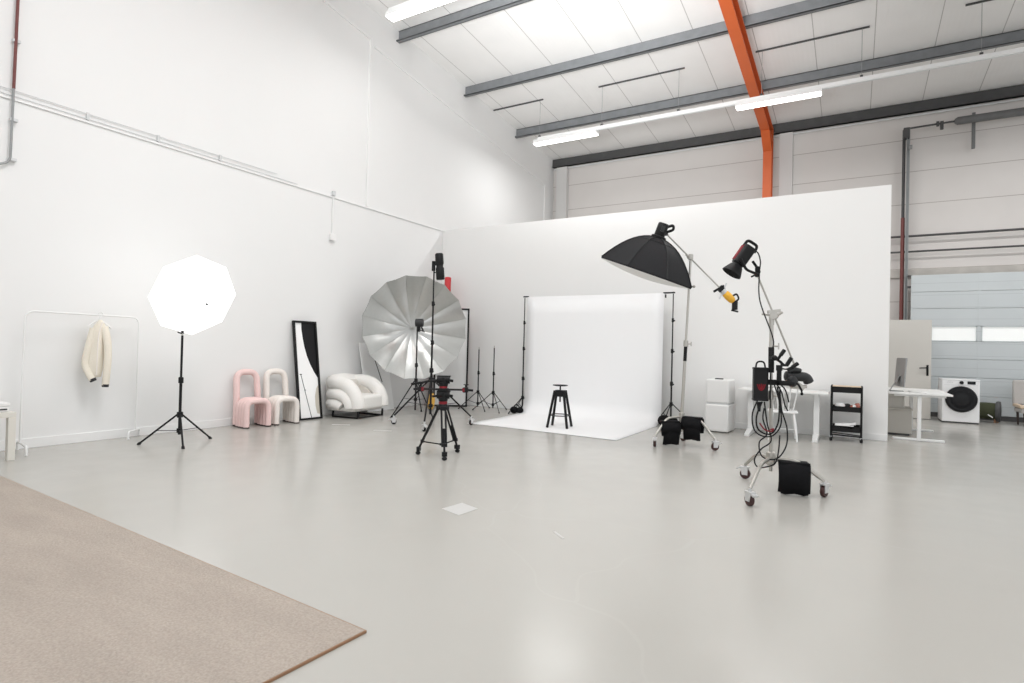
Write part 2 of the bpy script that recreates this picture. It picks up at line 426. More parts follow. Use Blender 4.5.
# conduits on the left wall
t = thing('wall_conduit', (XL+.03, 2.0, 4.03), 'pair of thin grey conduits running along the left wall', 'conduit')
MB().cyl((XL+.02, Y0, 4.09), (XL+.02, 6.2, 4.09), .005, n=8).build('upper_tube', M['conduit'], t)
MB().cyl((XL+.022, Y0, 4.025), (XL+.022, 6.6, 4.025), .007, n=8).build('lower_tube', M['conduit'], t)
for y in (3.45, 4.3, 5.2): MB().box((XL+.015, y, 4.06), (.03, .03, .09)).build('clip', M['conduit'], t, smooth=0)
t = thing('drop_pipe', (XL+.05, 2.70, 3.2), 'thin vertical pipe on the left wall, reddish above and grey below', 'pipe')
MB().cyl((XL+.05, 2.70, 4.1), (XL+.05, 2.74, 7.9), .016, n=8).build('red_section', M['pipered'], t)
MB().tube(roundpath([(XL+.05, 2.70, 4.1), (XL+.05, 2.69, 3.26), (XL+.05, 2.56, 3.2)], .09), .013, 8).build('grey_section', M['pipegrey'], t)
for z in (3.3, 3.75, 4.65, 5.2): MB().box((XL+.0285, 2.715, z), (.056, .07, .03)).build('clip', M['conduit'], t, smooth=0)
t = thing('socket_drop', (XL+.02, 7.4, 3.3), 'short white conduit dropping to a small white box on the left wall', 'conduit')
MB().cyl((XL+.016, 7.4, 3.3), (XL+.016, 7.4, 4.0), .014, n=8).build('tube', M['trim'], t)
MB().box((XL+.03, 7.4, 3.25), (.06, .12, .12)).build('junction_box', M['trim'], t, bevel=.008)
MB().box((XL+.03, 7.4, 4.06), (.05, .06, .08)).build('clip', M['conduit'], t, smooth=0)

# ------------------------------------------------------------------ light track and fluorescent fittings
def track(y, z, x0, label_):
    t = thing('light_track', ((x0+XR)/2, y, z), label_, 'light track', 'hanging light tracks')
    MB().box2((x0, y-.04, z), (XR, y+.04, z+.08)).build('rail', M['trim'], t, smooth=0, bevel=.006)
    MB().box2((x0, y-.012, z-.012), (XR, y+.012, z)).build('slot', M['conduit'], t, smooth=0)
    return t
track(12.73, 6.53, -6.9, 'long white hanging light track parallel to the back wall')
track(7.4, 7.03, -7.0, 'white hanging light track over the front of the hall')
def hanger(x0, x1, y, zt, wx, label_):
    zr = roofz(y)
    t = thing('ceiling_hanger', ((x0+x1)/2, y, zr), label_, 'hanger', 'rods and wires that hang the light track')
    MB().bar((x0, y, zr-.02), (x1, y, zr-.02), .028, .028).build('rod', M['darksteel'], t, smooth=0)
    for w in wx:
        MB().cyl((w, y, zt), (w, y, zr-.02), .005, n=6).build('wire', M['pipegrey'], t)
        MB().box((w, y, zt+.02), (.05, .05, .05)).build('clamp', M['darksteel'], t, smooth=0)
hanger(-8.25, -6.78, 12.73, 6.61, (-6.86,), 'dark ceiling rod with wire nearest the left wall')
hanger(-5.3, -3.28, 12.73, 6.61, (-5.2, -3.4), 'dark ceiling rod with two wires left of the orange rafter')
hanger(-1.83, .18, 12.73, 6.61, (-1.7, .06), 'dark ceiling rod with two wires right of the orange rafter')
hanger(1.62, 3.7, 12.73, 6.61, (1.85, 3.6), 'dark ceiling rod at the top right corner of the picture')
def fluorescent(x0, x1, y, z, label_, w=.2):
    t = thing('fluorescent_light', ((x0+x1)/2, y, z), label_, 'light', 'fluorescent lights on the tracks')
    MB().add([(x, y+s*d, zz) for x in (x0, x1) for s, d, zz in ((-1, w/2, z), (1, w/2, z), (1, w/2-.02, z+.09), (-1, w/2-.02, z+.09))],
             [(3, 2, 1, 0), (4, 5, 6, 7), (0, 1, 5, 4), (1, 2, 6, 5), (2, 3, 7, 6), (3, 0, 4, 7)]).build('housing', M['trim'], t, smooth=0)
    MB().add([(x, y+s*d, zz) for x in (x0+.02, x1-.02) for s, d, zz in ((-1, w/2-.005, z), (1, w/2-.005, z), (1, w/2-.012, z-.022), (-1, w/2-.012, z-.022))],
             [(0, 1, 2, 3), (7, 6, 5, 4), (4, 5, 1, 0), (5, 6, 2, 1), (6, 7, 3, 2), (7, 4, 0, 3)]).build('diffuser', M['led'], t, smooth=0)
fluorescent(-7.0, -5.3, 12.73, 6.45, 'lit fluorescent light on the track, left of the orange rafter')
fluorescent(-2.2, -.6, 12.73, 6.45, 'lit fluorescent light in front of the orange rafter')
fluorescent(-7.0, -5.3, 7.4, 6.95, 'lit fluorescent light at the top of the picture above the left wall')
fluorescent(-2.2, -.6, 7.4, 6.95, 'lit fluorescent light overhead, out of the top of the picture')
fluorescent(2.6, 4.2, 12.73, 6.45, 'added fluorescent light at the far right of the long track, out of the picture')  # unseen fitting, added to brighten the rear right of the hall
fluorescent(2.6, 4.2, 7.4, 6.95, 'lit fluorescent light overhead to the right, out of the picture')

# ------------------------------------------------------------------ rug, tape
Rz = Matrix.Translation((-1.87, 1.94, 0)) @ Matrix.Rotation(math.radians(-3.2), 4, 'Z')
t = thing('carpet', (-4.8, 0, 0), 'large beige short pile carpet on the concrete floor', 'carpet')
MB(Rz).box2((-6.2, -5.2, .001), (-.006, -.006, .014)).build('pile', M['rug'], t, smooth=0)
MB(Rz).box2((-.006, -5.2, .001), (0, 0, .0125)).box2((-6.2, -.006, .001), (-.006, 0, .0125)).build('edge_binding', M['wood'], t, smooth=0)
def floortape(pts, lb):
    n = len(pts)
    tag(MB().add([(x, y, z) for z in (.0005, .002) for x, y in pts], [tuple(range(n, 2*n)), tuple(reversed(range(n)))]+[(k, (k+1) % n, n+(k+1) % n, n+k) for k in range(n)])
        .build('floor_tape', M['tape'], smooth=0), lb, 'tape', 'white tape on the floor')
floortape([(-2.82, 3.73), (-2.60, 3.66), (-2.585, 3.9), (-2.79, 3.97)], 'white tape square on the floor in front of the camera tripod')
floortape([(-7.2, 6.55), (-6.95, 6.7), (-6.98, 6.75), (-7.23, 6.6)], 'short white tape strip on the floor in front of the armchair')
floortape([(-6.25, 6.5), (-6.0, 6.62), (-6.02, 6.68), (-6.28, 6.56)], 'short white tape strip on the floor right of the armchair')
floortape([(-1.82, 3.72), (-1.7, 3.62), (-1.69, 3.64), (-1.81, 3.74)], 'thin white tape scrap on the open floor right of the tape square')

# ------------------------------------------------------------------ stands
def caster(x, y, parent, z_top, yaw=0., wr=.05, wm='wheelred'):
    c, s_ = math.cos(yaw), math.sin(yaw)
    d = V((c, s_, 0)); w = V((-s_, c, 0)); o = V((x, y, 0))
    f = MB()
    for k in (-1, 1):
        f.prism([(-.028, wr-.012), (.028, wr-.012), (.045, wr*2+.012), (-.03, wr*2+.012)], -.003, .003,
                Matrix(((d.x, 0, w.x, (o+w*.022*k).x), (d.y, 0, w.y, (o+w*.022*k).y), (0, 1, 0, 0), (0, 0, 0, 1))))
    f.bar(o+d*-.04+V((0, 0, wr*2+.014)), o+d*.05+V((0, 0, wr*2+.014)), .055, .012)
    f.bar(o+d*.04+V((0, 0, wr*2+.008)), o+d*.085+V((0, 0, wr*2-.008)), .05, .014)
    f.cyl(o+V((0, 0, wr*2+.02)), o+V((0, 0, z_top)), .016)
    fk = f.build('caster', M['castfork'], parent)
    MB().lathe([(.012, -.02), (wr-.006, -.018), (wr, -.012), (wr, .012), (wr-.006, .018), (.012, .02)], 18, F=frame(o+V((0, 0, wr)), w)).build('wheel', M[wm], fk)

def light_stand(base, feet, zc, zb, sections, label_, group=None, r0=.014, m='black', legr=.0095, casters=False, mid=.5, lean=(0, 0), name='light_stand', flatleg=False):
    bx, by = base; t = thing(name, (bx, by, 0), label_, 'light stand', group)
    def ax(z): return V((bx+lean[0]*z, by+lean[1]*z, z))
    for i, (a, b, r) in enumerate(sections):
        MB().cyl(ax(a), ax(b), r, n=12).build('pole', M[m], t)
    for (a, b, r) in sections[:-1]:
        c = MB().lathe([(r*1.0, -.05), (r*1.75, -.045), (r*1.75, .02), (r*1.2, .03)], 14, F=Matrix.Translation(ax(b))).build('collar', M['blackplastic'] if m == 'black' else M['chrome'], t)
        MB().cyl(ax(b)+V((r, -.0, -.02)), ax(b)+V((r+.018, -.012, -.02)), .006, n=8).ball(ax(b)+V((r+.022, -.012, -.02)), (.013, .012, .014), 10, 6).build('knob', M['blackplastic'], c)
    MB().lathe([(r0*1.2, -.04), (r0*2.1, -.035), (r0*2.1, .03), (r0*1.2, .035)], 14, F=Matrix.Translation(ax(zc))).build('leg_collar', M['blackplastic'], t)
    MB().lathe([(r0*1.1, -.03), (r0*1.9, -.025), (r0*1.9, .025), (r0*1.1, .03)], 14, F=Matrix.Translation(ax(zb))).build('brace_collar', M['blackplastic'], t)
    for (fx, fy) in feet:
        zf = .14 if casters else .016
        d = V((fx-bx, fy-by, 0)).normalized()
        a = ax(zc)+d*r0*1.6; f = V((fx, fy, zf))
        lg = MB().cyl(a, f, legr, n=8).build('leg', M[m], t)
        if casters: caster(fx, fy, t, .15, yaw=math.atan2(d.y, d.x)+.6, wr=.042, wm='rubber')
        else: MB().cyl(lerp(a, f, .97), V((fx, fy, 0))+d*.012, legr*1.5, legr*1.7, n=8).build('rubber_foot', M['rubber'], lg)
        q = lerp(a, f, mid)
        MB().bar(ax(zb)+d*r0*1.5, q, .012, .007).build('brace', M[m], t)
    tp = sections[-1]
    MB().cyl(ax(tp[1]), ax(tp[1]+.045), .008, n=8).build('spigot', M['chrome'], t)
    return t

def feet3(c, r, a0): return [(c[0]+r*math.cos(a0+k*2*PI/3), c[1]+r*math.sin(a0+k*2*PI/3)) for k in range(3)]

# stand of the glowing umbrella
UB = (-7.25, 4.14)
light_stand(UB, [(-7.55, 3.82), (-6.90, 3.99), (-7.34, 4.60)], .37, .17, [(.12, .81, .017), (.81, 1.36, .0135)],
            'black light stand carrying the glowing white umbrella by the left wall', 'light stands', r0=.017, legr=.0115, mid=.56)
# glowing shoot-through umbrella
def umbrella_canopy(C0, axis, up, R, depth, n, rot, m, parent_name, scal=0., power=2., rings=7):
    """C0 = centre of the rim; the dome's apex lies at C0 + axis*depth"""
    F = frame(C0, axis, up)
    ribs = []
    for k in range(n):
        a = rot+2*PI*k/n
        ribs.append([F @ V((R*math.cos(a)*(i/rings), R*math.sin(a)*(i/rings), depth*(1-(i/rings)**power))) for i in range(rings+1)])
    mb = MB()
    for k in range(n):
        A, B = ribs[k], ribs[(k+1) % n]; rows = []
        for i in range(rings+1):
            row = []
            for j in range(5):
                q = j/4; p = lerp(A[i], B[i], q)
                sag = 4*q*(1-q)*scal*(i/rings)*(1-.8*(i/rings)**6)
                p = p+(V(C0)+V(axis).normalized()*depth*.35-p)*sag
                row.append(p)
            rows.append(row)
        mb.sheet(rows)
    return mb, ribs, F
ax = V((.94, -.10, -.33)).normalized()
rc = V((-7.12, 4.20, 1.86))
t = thing('photo_umbrella', (UB[0], UB[1], 1.45), 'glowing white octagonal photo umbrella on the black stand by the left wall', 'umbrella')
mb, ribs, F = umbrella_canopy(rc, ax, (0, 0, 1), .522, .33, 8, math.radians(7), None, None, scal=.0)
mb.build('canopy', M['umbglow'], t, smooth=25)
for rb in ribs: MB().tube([p-ax*.006 for p in rb], .003, 6).build('rib', M['whitemetal'], t)
MB().cyl(rc+ax*.345, rc-ax*.30, .005, n=8).build('shaft', M['castfork'], t)
MB().lathe([(.010, 0), (.011, .03), (.006, .045)], 10, F=frame(rc+ax*.325, ax)).build('ferrule', M['blackplastic'], t)
t = thing('flash_head', (UB[0], UB[1], 1.44), 'black flash head behind the glowing white umbrella', 'flash')
hp = rc-ax*.26-V((0, 0, .05))
MB().lathe([(.03, -.1), (.055, -.095), (.055, .12), (.07, .15), (.07, .16)], 16, F=frame(hp-ax*.08, ax)).build('body', M['blackplastic'], t)
MB().bar(V((UB[0], UB[1], 1.385)), hp-ax*.05, .03, .03).build('bracket', M['blackplastic'], t)
MB().cyl((UB[0], UB[1], 1.38), (UB[0]-.05, UB[1]-.03, 1.40), .008, n=8).build('lever', M['blackplastic'], t)

# two short stands
light_stand((-6.75, 10.08), feet3((-6.75, 10.08), .40, math.radians(-35)), .37, .13, [(.06, .78, .013), (.78, 1.26, .011)], 'short bare black stand left of its twin, beside the black framed panel', 'light stands', legr=.008)
light_stand((-6.36, 10.06), feet3((-6.36, 10.06), .42, math.radians(-40)), .38, .13, [(.06, .78, .013), (.78, 1.30, .011)], 'short bare black stand nearest the paper backdrop', 'light stands', legr=.008)
# backdrop stands
BL, BR = (-5.80, 10.3), (-2.77, 10.3)
light_stand(BL, feet3(BL, .42, math.radians(-100)), .30, .10, [(.06, .70, .0155), (.70, 1.31, .0135), (1.31, 1.84, .0115), (1.84, 2.33, .0095)], 'tall black stand holding the left end of the paper backdrop', 'light stands', legr=.009)
light_stand(BR, feet3(BR, .40, math.radians(-95)), .38, .10, [(.06, .75, .0155), (.75, 1.33, .0135), (1.33, 1.88, .0115), (1.88, 2.34, .0095)], 'tall black stand holding the right end of the paper backdrop', 'light stands', legr=.009)
PX0, PX1, PZ = -5.73, -2.93, 2.32
t = thing('backdrop_bar', (-4.33, 10.3, 2.34), 'thin crossbar between the two backdrop stands', 'crossbar')
MB().cyl((BL[0]-.03, 10.3, 2.36), (PX0+.02, 10.3, 2.36), .014).cyl((PX1-.02, 10.3, 2.36), (BR[0]+.03, 10.3, 2.36), .014).build('bar_end', M['black'], t)
MB().cyl((PX0, 10.3, 2.345), (PX1, 10.3, 2.345), .013).build('bar', M['trim'], t)
MB().bar((BR[0]-.13, 10.28, 2.33), (BR[0]-.13, 10.28, 2.27), .03, .02).build('hook', M['black'], t)
# seamless paper
prof = [(10.285, PZ+.03), (10.27, 2.0), (10.27, 1.2), (10.265, .7)]
cx_, cz_, rr = 9.955, .315, .31
prof += [(cx_+rr*math.cos(a), cz_+rr*math.sin(a)) for a in [-PI/2*i/10 for i in range(0, 11)]]
prof += [(9.2, .004), (8.6, .004), (8.12, .005), (8.03, .007)]
rows = []
for i, (y, z) in enumerate(prof):
    row = []
    for k in range(15):
        x = PX0+(PX1-PX0)*k/14; u = k/14
        wob = .008*math.sin(u*9+i*.7) if 0 < i < len(prof)-5 else 0
        zz = z; yy = y
        if i == len(prof)-1: yy = y+.13*(1-u)-.04*u          # cut edge a little askew
        row.append(V((x+(.09*(1-u)-.0*u if i > len(prof)-5 else 0), yy+wob, zz)))
    rows.append(row)
tag(MB().sheet(rows).build('paper_backdrop', M['paper'], smooth=60, solid=.003), 'white seamless paper backdrop sweeping from its bar onto the floor', 'backdrop')

# ------------------------------------------------------------------ bar stool
sc = V((-4.20, 8.735, .006))
t = thing('bar_stool', sc, 'black screw-height bar stool standing on the white paper', 'stool')
MB().lathe([(.02, .68), (.08, .682), (.125, .692), (.127, .70), (.120, .704), (.0, .704)], 28, F=Matrix.Translation(sc-V((0, 0, .0))), caps=False).build('seat', M['black'], t)
MB().cyl(sc+V((0, 0, .42)), sc+V((0, 0, .685)), .013).build('screw', M['black'], t)
MB().prism([(-.08, -.08), (.08, -.08), (.08, .08), (-.08, .08)], .51, .615, Matrix.Translation(sc) @ Matrix.Rotation(math.radians(12), 4, 'Z')).build('hub_block', M['black'], t, bevel=.008)
R12 = Matrix.Translation(sc) @ Matrix.Rotation(math.radians(12), 4, 'Z')
for sx in (-1, 1):
    for sy in (-1, 1):
        MB(R12).bar((sx*.075, sy*.075, .61), (sx*.168, sy*.168, 0), .034, .034, up=(sx, -sy, 0)).build('leg', M['black'], t, bevel=.004)
ringp = [R12 @ V((.165*math.cos(a)*1.0, .165*math.sin(a), .20)) for a in [2*PI*k/28 for k in range(28)]]
MB().tube(ringp, .009, 8, closed=True).build('foot_ring', M['black'], t)

# ------------------------------------------------------------------ silver parabolic umbrella + stand
GB = (-7.04, 8.42)
light_stand(GB, [(-6.42, 8.18), (-7.35, 8.98), (-7.10, 7.84)], .66, .30, [(.10, .95, .0165), (.95, 1.70, .0135)], 'black stand in front of the large silver umbrella', 'light stands', legr=.011, r0=.0165)
ax = V((.74, -.67, 0.02)).normalized()
rc = V((-7.175, 8.525, 1.655))
t = thing('silver_umbrella', rc, 'large round silver reflector umbrella with sixteen panels facing the camera', 'umbrella')
mb, ribs, F = umbrella_canopy(rc, -ax, (0, 0, 1), 1.0, .52, 16, math.radians(11), None, None, scal=.055, power=2.3, rings=9)
mb.build('canopy', M['silver'], t, smooth=20)
mb2 = MB()
mbo, _, _ = umbrella_canopy(rc-ax*.012, -ax, (0, 0, 1), 1.003, .525, 16, math.radians(11), None, None, scal=.055, power=2.3, rings=9)
mbo.build('black_cover', M['softcloth'], t, smooth=20)['label'] = 'black outer cover'
for rb in ribs: MB().tube([p+ax*.008 for p in rb], .003, 6).build('rib', M['silver'], t)
MB().cyl(rc-ax*.55, rc+ax*.10, .006, n=8).build('shaft', M['chrome'], t)
MB().cyl(rc-ax*.50, rc-ax*.44, .018).build('hub', M['chrome'], t)
t = thing('flash_head', (-6.98, 8.4, 1.72), 'small dark flash head at the centre of the silver umbrella', 'flash')
hp = V((-7.0, 8.42, 1.735))
MB().lathe([(.06, -.07), (.075, -.065), (.075, .07), (.065, .08)], 18, F=frame(hp, (.86, .5, .0))).build('body', M['darkgrey'], t)
MB().box2(hp-V((.02, .02, .17)), hp+V((.02, .02, -.06))).build('bracket', M['blackplastic'], t)
MB().cyl(hp+V((0, 0, -.13)), hp+V((.1, .05, -.17)), .009, n=8).build('lever', M['blackplastic'], t)
MB().bar(hp+V((.04, .02, -.08)), hp+V((.075, .04, -.15)), .018, .03).build('handle', M['blackplastic'], t)

# tall rolling stand with a cylindrical lamp
TB = (-5.87, 7.4)
light_stand(TB, [(-6.51, 7.25), (-5.49, 8.01), (-5.61, 6.93)], .76, .34, [(.20, .92, .019), (.92, 1.37, .0165), (1.37, 2.0, .0145), (2.0, 2.55, .0115)], 'tall black stand on casters between the silver umbrella and camera tripod', 'light stands', r0=.019, legr=.0135, casters=True, mid=.62)
t = thing('cylinder_lamp', (-5.81, 7.42, 2.4), 'black cylindrical lamp on top of the tall caster stand', 'lamp')
FL = frame((-5.77, 7.42, 2.58), (-.07, -.04, 1), (1, 0, 0))
MB().lathe([(.06, -.20), (.068, -.19), (.068, -.02), (.055, .01), (.055, .03), (.067, .06), (.067, .21), (.055, .225)], 20, F=FL).build('body', M['blackplastic'], t)
MB().bar((-5.87, 7.385, 2.68), (-5.87, 7.385, 2.52), .035, .05).bar((-5.865, 7.385, 2.63), (-5.80, 7.42, 2.63), .03, .04).build('bracket', M['black'], t, bevel=.004)
MB().cyl((-5.87, 7.39, 2.50), (-5.81, 7.41, 2.49), .009, n=8).ball((-5.80, 7.415, 2.49), .018, 10, 6).build('knob', M['blackplastic'], t)
MB().bar((-5.80, 7.41, 2.44), (-5.77, 7.42, 2.44), .05, .04).build('power_socket', M['blackplastic'], t)

# yellow sandbag on the tall stand's leg
t = thing('sandbag', (-5.92, 7.48, .3), 'yellow sandbag hanging behind the tall caster stand', 'sandbag')
MB().ball((-5.98, 7.55, .40), (.055, .075, .15), 14, 9).build('bag', M['yellow'], t)
MB().tube(smoothpath([(-5.99, 7.52, .50), (-5.95, 7.47, .60), (-5.91, 7.43, .64), (-5.93, 7.5, .58), (-5.97, 7.57, .5)], 5), .008, 6).build('strap', M['blackplastic'], t)

# ------------------------------------------------------------------ camera tripod
TP = V((-4.22, 5.52, 0))
t = thing('camera_tripod', TP, 'black twin-tube camera tripod in the middle of the floor', 'tripod')
cen = TP+V((.02, .01, 0))
MB().lathe([(.05, .55), (.062, .56), (.062, .60), (.05, .615)], 20, F=Matrix.Translation(cen)).build('bowl', M['black'], t)
MB().lathe([(.045, .615), (.052, .62), (.052, .645), (.045, .65)], 20, F=Matrix.Translation(cen)).build('red_ring', M['red'], t)['label'] = 'red ring under the lower head'
sdir = V((.86, .51, 0))
for (fx, fy) in ((-4.47, 5.42), (-4.0, 5.32), (-4.18, 5.82)):
    d = (V((fx, fy, 0))-cen); d.z = 0; d.normalize(); w = V((-d.y, d.x, 0))
    top = cen+d*.05+V((0, 0, .58)); ft = V((fx, fy, .055))
    mid = lerp(top, ft, .56)
    l = MB()
    for k in (-1, 1): l.cyl(top+w*.024*k, lerp(top, ft, .80)+w*.024*k, .0115, n=8)
    l.cyl(lerp(top, ft, .45), ft, .013, n=8)
    lg = l.build('leg', M['black'], t)
    MB().bar(lerp(top, ft, .02)-w*.035, lerp(top, ft, .02)+w*.035, .04, .05).build('hinge', M['blackplastic'], lg, bevel=.004)
    MB().bar(lerp(top, ft, .79)-w*.034, lerp(top, ft, .79)+w*.034, .03, .04).build('clamp', M['blackplastic'], lg, bevel=.004)
    MB().bar(lerp(top, ft, .97)-w*.030, lerp(top, ft, .97)+w*.030, .04, .05).ball(V((fx, fy, .022)), (.032, .032, .022), 12, 6).build('foot', M['rubber'], lg)
    MB().bar(cen+V((0, 0, .135)), lerp(top, ft, .80), .018, .012).build('spreader', M['black'], t)
MB().cyl(cen+V((0, 0, .125)), cen+V((0, 0, .15)), .03).build('spreader_hub', M['blackplastic'], t)
def fluid_head(z0, h, side, lab):
    k = thing('fluid_head', cen+V((0, 0, z0)), lab, 'tripod head', 'fluid heads on the camera tripod')
    b = MB().lathe([(.05, 0), (.055, .01), (.055, h*.35), (.045, h*.4)], 20, F=Matrix.Translation(cen+V((0, 0, z0)))).build('pan_base', M['black'], k)
    MB().cyl(cen-sdir*.075+V((0, 0, z0+h*.62)), cen+sdir*.075+V((0, 0, z0+h*.62)), .048, n=16).build('tilt_drum', M['blackplastic'], k)
    MB().box(cen+V((0, 0, z0+h*.5)), (.095, .09, h*.7)).build('body', M['black'], k, bevel=.012)
    MB().bar(cen-sdir*.075+V((0, 0, z0+h*.94)), cen+sdir*.085+V((0, 0, z0+h*.94)), .07, h*.14).build('quick_plate', M['black'], k, bevel=.005)
    MB().cyl(cen+sdir*.07+V((0, 0, z0+h*.55)), cen+sdir*.115+V((0, 0, z0+h*.5)), .016).build('knob', M['blackplastic'], k)
    MB().cyl(cen-sdir*.07+V((0, 0, z0+h*.5)), cen-sdir*.13+V((0, 0, z0+h*.42)), .014).build('lever', M['blackplastic'], k)
    return k
fluid_head(.65, .125, 1, 'black lower fluid head between tripod bowl and slider')
k = fluid_head(.83, .125, 1, 'black upper fluid head with pan handle on the slider')
MB().tube([cen-sdir*.06+V((0, 0, .90)), cen-sdir*.17+V((0, 0, .885)), cen-sdir*.37+V((.0, 0, .845))], .013, 8).cyl(cen-sdir*.27+V((0, 0, .866)), cen-sdir*.385+V((0, 0, .842)), .015, n=10).build('pan_handle', M['blackplastic'], k)
t = thing('camera_slider', cen+V((0, 0, .79)), 'black camera slider rail with red blocks across the tripod', 'slider')
sl = MB()
for q in (-1, 1): sl.cyl(cen-sdir*.26+V((-.51*.03*q, .86*.03*q, .79)), cen+sdir*.29+V((-.51*.03*q, .86*.03*q, .79)), .0095, n=8)
sl.build('rail', M['black'], t)
MB().bar(cen-sdir*.06+V((0, 0, .79)), cen+sdir*.06+V((0, 0, .79)), .10, .03).build('carriage', M['black'], t, bevel=.005)
MB().lathe([(.046, .805), (.05, .808), (.05, .828), (.046, .832)], 20, F=Matrix.Translation(cen)).build('red_ring', M['red'], t)
for q, e in ((-1, .27), (1, .27)):
    bl = MB().bar(cen+sdir*q*(e-.035)+V((0, 0, .79)), cen+sdir*q*(e+.025)+V((0, 0, .79)), .09, .06).build('end_block', M['black'], t, bevel=.006)
    MB().bar(cen+sdir*q*(e-.04)+V((0, 0, .792)), cen+sdir*q*(e-.015)+V((0, 0, .792)), .094, .045).build('red_plate', M['red'], bl)
    MB().cyl(cen+sdir*q*(e+.02)+V((0, 0, .79)), cen+sdir*q*(e+.085)+V((0, 0, .785)), .014).build('knob', M['blackplastic'], bl)
    MB().bar(cen+sdir*q*e+V((0, 0, .82)), cen+sdir*q*e+V((0, 0, .85)), .03, .012).bar(cen+sdir*q*(e-.03)+V((0, 0, .852)), cen+sdir*q*(e+.03)+V((0, 0, .852)), .03, .010).build('handle', M['blackplastic'], bl)

# ------------------------------------------------------------------ rolling boom stands
def roller_stand(c, feet, zh, sections, top, label_, sleeve=None, lean=(0, 0), flare=.22):
    t = thing('boom_stand', (c[0], c[1], 0), label_, 'boom stand', 'nickel rolling boom stands')
    def ax(z): return V((c[0]+lean[0]*(z-zh), c[1]+lean[1]*(z-zh), z))
    for (a, b, r) in sections: MB().cyl(ax(a), ax(b), r, n=14).build('pole', M['chrome'], t)
    for (a, b, r) in sections[:-1]:
        k = MB().lathe([(r*1.0, -.06), (r*1.5, -.055), (r*1.5, .02), (r*1.1, .03)], 14, F=Matrix.Translation(ax(b))).build('collar', M['chrome'], t)
        MB().cyl(ax(b)+V((r, 0, -.02)), ax(b)+V((r+.045, .0, -.02)), .008, n=8).bar(ax(b)+V((r+.05, 0, -.05)), ax(b)+V((r+.05, 0, .01)), .02, .012).build('knob', M['chrome'], k)
    if sleeve: MB().cyl(ax(sleeve[0]), ax(sleeve[1]), sections[-1][2]*1.45, n=14).build('sleeve', M['black'], t)['label'] = 'black sleeve'
    MB().lathe([(.03, -.07), (.042, -.06), (.042, .05), (.032, .06)], 16, F=Matrix.Translation(ax(zh))).build('leg_hub', M['chrome'], t)
    for (fx, fy) in feet:
        d = V((fx-c[0], fy-c[1], 0)); L = d.length; d.normalize()
        a = V((c[0], c[1], zh))+d*.03; b = V((c[0], c[1], zh-.012))+d*L*flare; f = V((fx, fy, .145))
        MB().tube(roundpath([a, b, lerp(b, f, .5), f], .07), .0165, 10).build('leg', M['chrome'], t)
        caster(fx, fy, t, .15, yaw=math.atan2(d.y, d.x)+.9, wr=.052)
    return t, ax
def sandbag(c, u, hang, w, h1, h2, label_, flap=.55):
    """saddle bag draped over a leg: two flaps hanging each side; u runs along the leg"""
    u = V(u).normalized(); n = V((-u.y, u.x, 0)).normalized()
    if n.y > 0: n = -n
    t = thing('sandbag', V(c), label_, 'sandbag', 'black saddle sandbags on the boom stands')
    def pocket(s_, h, sh, wf=1., out=0.):
        rows = []
        for i in range(9):
            q = i/8; z = -h*q
            th = .012+.05*math.sin(PI*min(1, q*1.02))**.7
            row = []
            for k in range(7):
                v = k/6-.5
                pinch = 1-.03*math.sin(PI*q)
                row.append((V(c)+u*(v*w*wf*pinch+sh)+n*s_*(.03+out+.02*math.sin(PI*q)), z, th*(1-(2*v)**4*.7), v))
            rows.append(row)
        mb = MB()
        mb.sheet([[p+n*s_*th+V((0, 0, z+.006*math.cos(v*9))) for p, z, th, v in r] for r in rows])
        mb.sheet([[p-n*s_*th*.35+V((0, 0, z+.006*math.cos(v*9))) for p, z, th, v in reversed(r)] for r in rows])
        # close the rim
        fr = [r[0] for r in rows]; la = [r[-1] for r in rows]
        for col in (fr, la):
            mb.sheet([[p+n*s_*th+V((0, 0, z+.006*math.cos(v*9))), p-n*s_*th*.35+V((0, 0, z+.006*math.cos(v*9)))] for p, z, th, v in col])
        mb.sheet([[p+n*s_*th+V((0, 0, z+.006*math.cos(v*9))) for p, z, th, v in rows[-1]], [p-n*s_*th*.35+V((0, 0, z+.006*math.cos(v*9))) for p, z, th, v in rows[-1]]])
        return mb
    pocket(1, h1, w*.03, .86).build('front_pocket', M['bagcloth'], t, smooth=50)
    pocket(1, h1*flap, 0, 1.0, .022).build('front_flap', M['bagcloth'], t, smooth=50)
    pocket(-1, h2, w*.09, .92).build('rear_pocket', M['bagcloth'], t, smooth=50)
    MB().bar(V(c)-u*w*.47, V(c)+u*w*.47, .13, .03).build('saddle', M['bagcloth'], t, bevel=.01)
    return t

# stand of the big black softbox
c1 = (-2.05, 8.19)
F1 = [(-2.32, 7.84), (-1.57, 8.06), (-2.13, 8.62)]
tS, axS = roller_stand(c1, F1, .40, [(.30, 1.44, .0225), (1.44, 2.62, .0165)], 2.66, 'nickel rolling boom stand carrying the black softbox', sleeve=(1.18, 1.40), lean=(.035, 0.0), flare=.56)
piv = axS(2.64); tip = V((-2.27, 8.02, 2.95)); end = V((-1.585, 8.42, 2.18))
piv = lerp(tip, end, .42)+V((0, 0, 0)); 
MB().cyl(tip, end, .0105, n=10).build('boom_arm', M['chrome'], tS)
MB().lathe([(.02, -.05), (.034, -.045), (.034, .03), (.02, .035)], 14, F=Matrix.Translation(axS(2.64))).cyl(piv-V((0, .05, 0)), piv+V((0, .05, 0)), .032, n=12).build('grip_head', M['chrome'], tS)
MB().cyl(piv+V((.0, -.05, 0)), piv+V((-.04, -.09, .03)), .01, n=8).build('grip_handle', M['chrome'], tS)
MB().cyl(axS(2.22)+V((.02, 0, 0)), axS(2.22)+V((.06, -.01, 0)), .01, n=8).ball(axS(2.22)+V((.07, -.01, 0)), .022, 10, 6).build('knob', M['chrome'], tS)
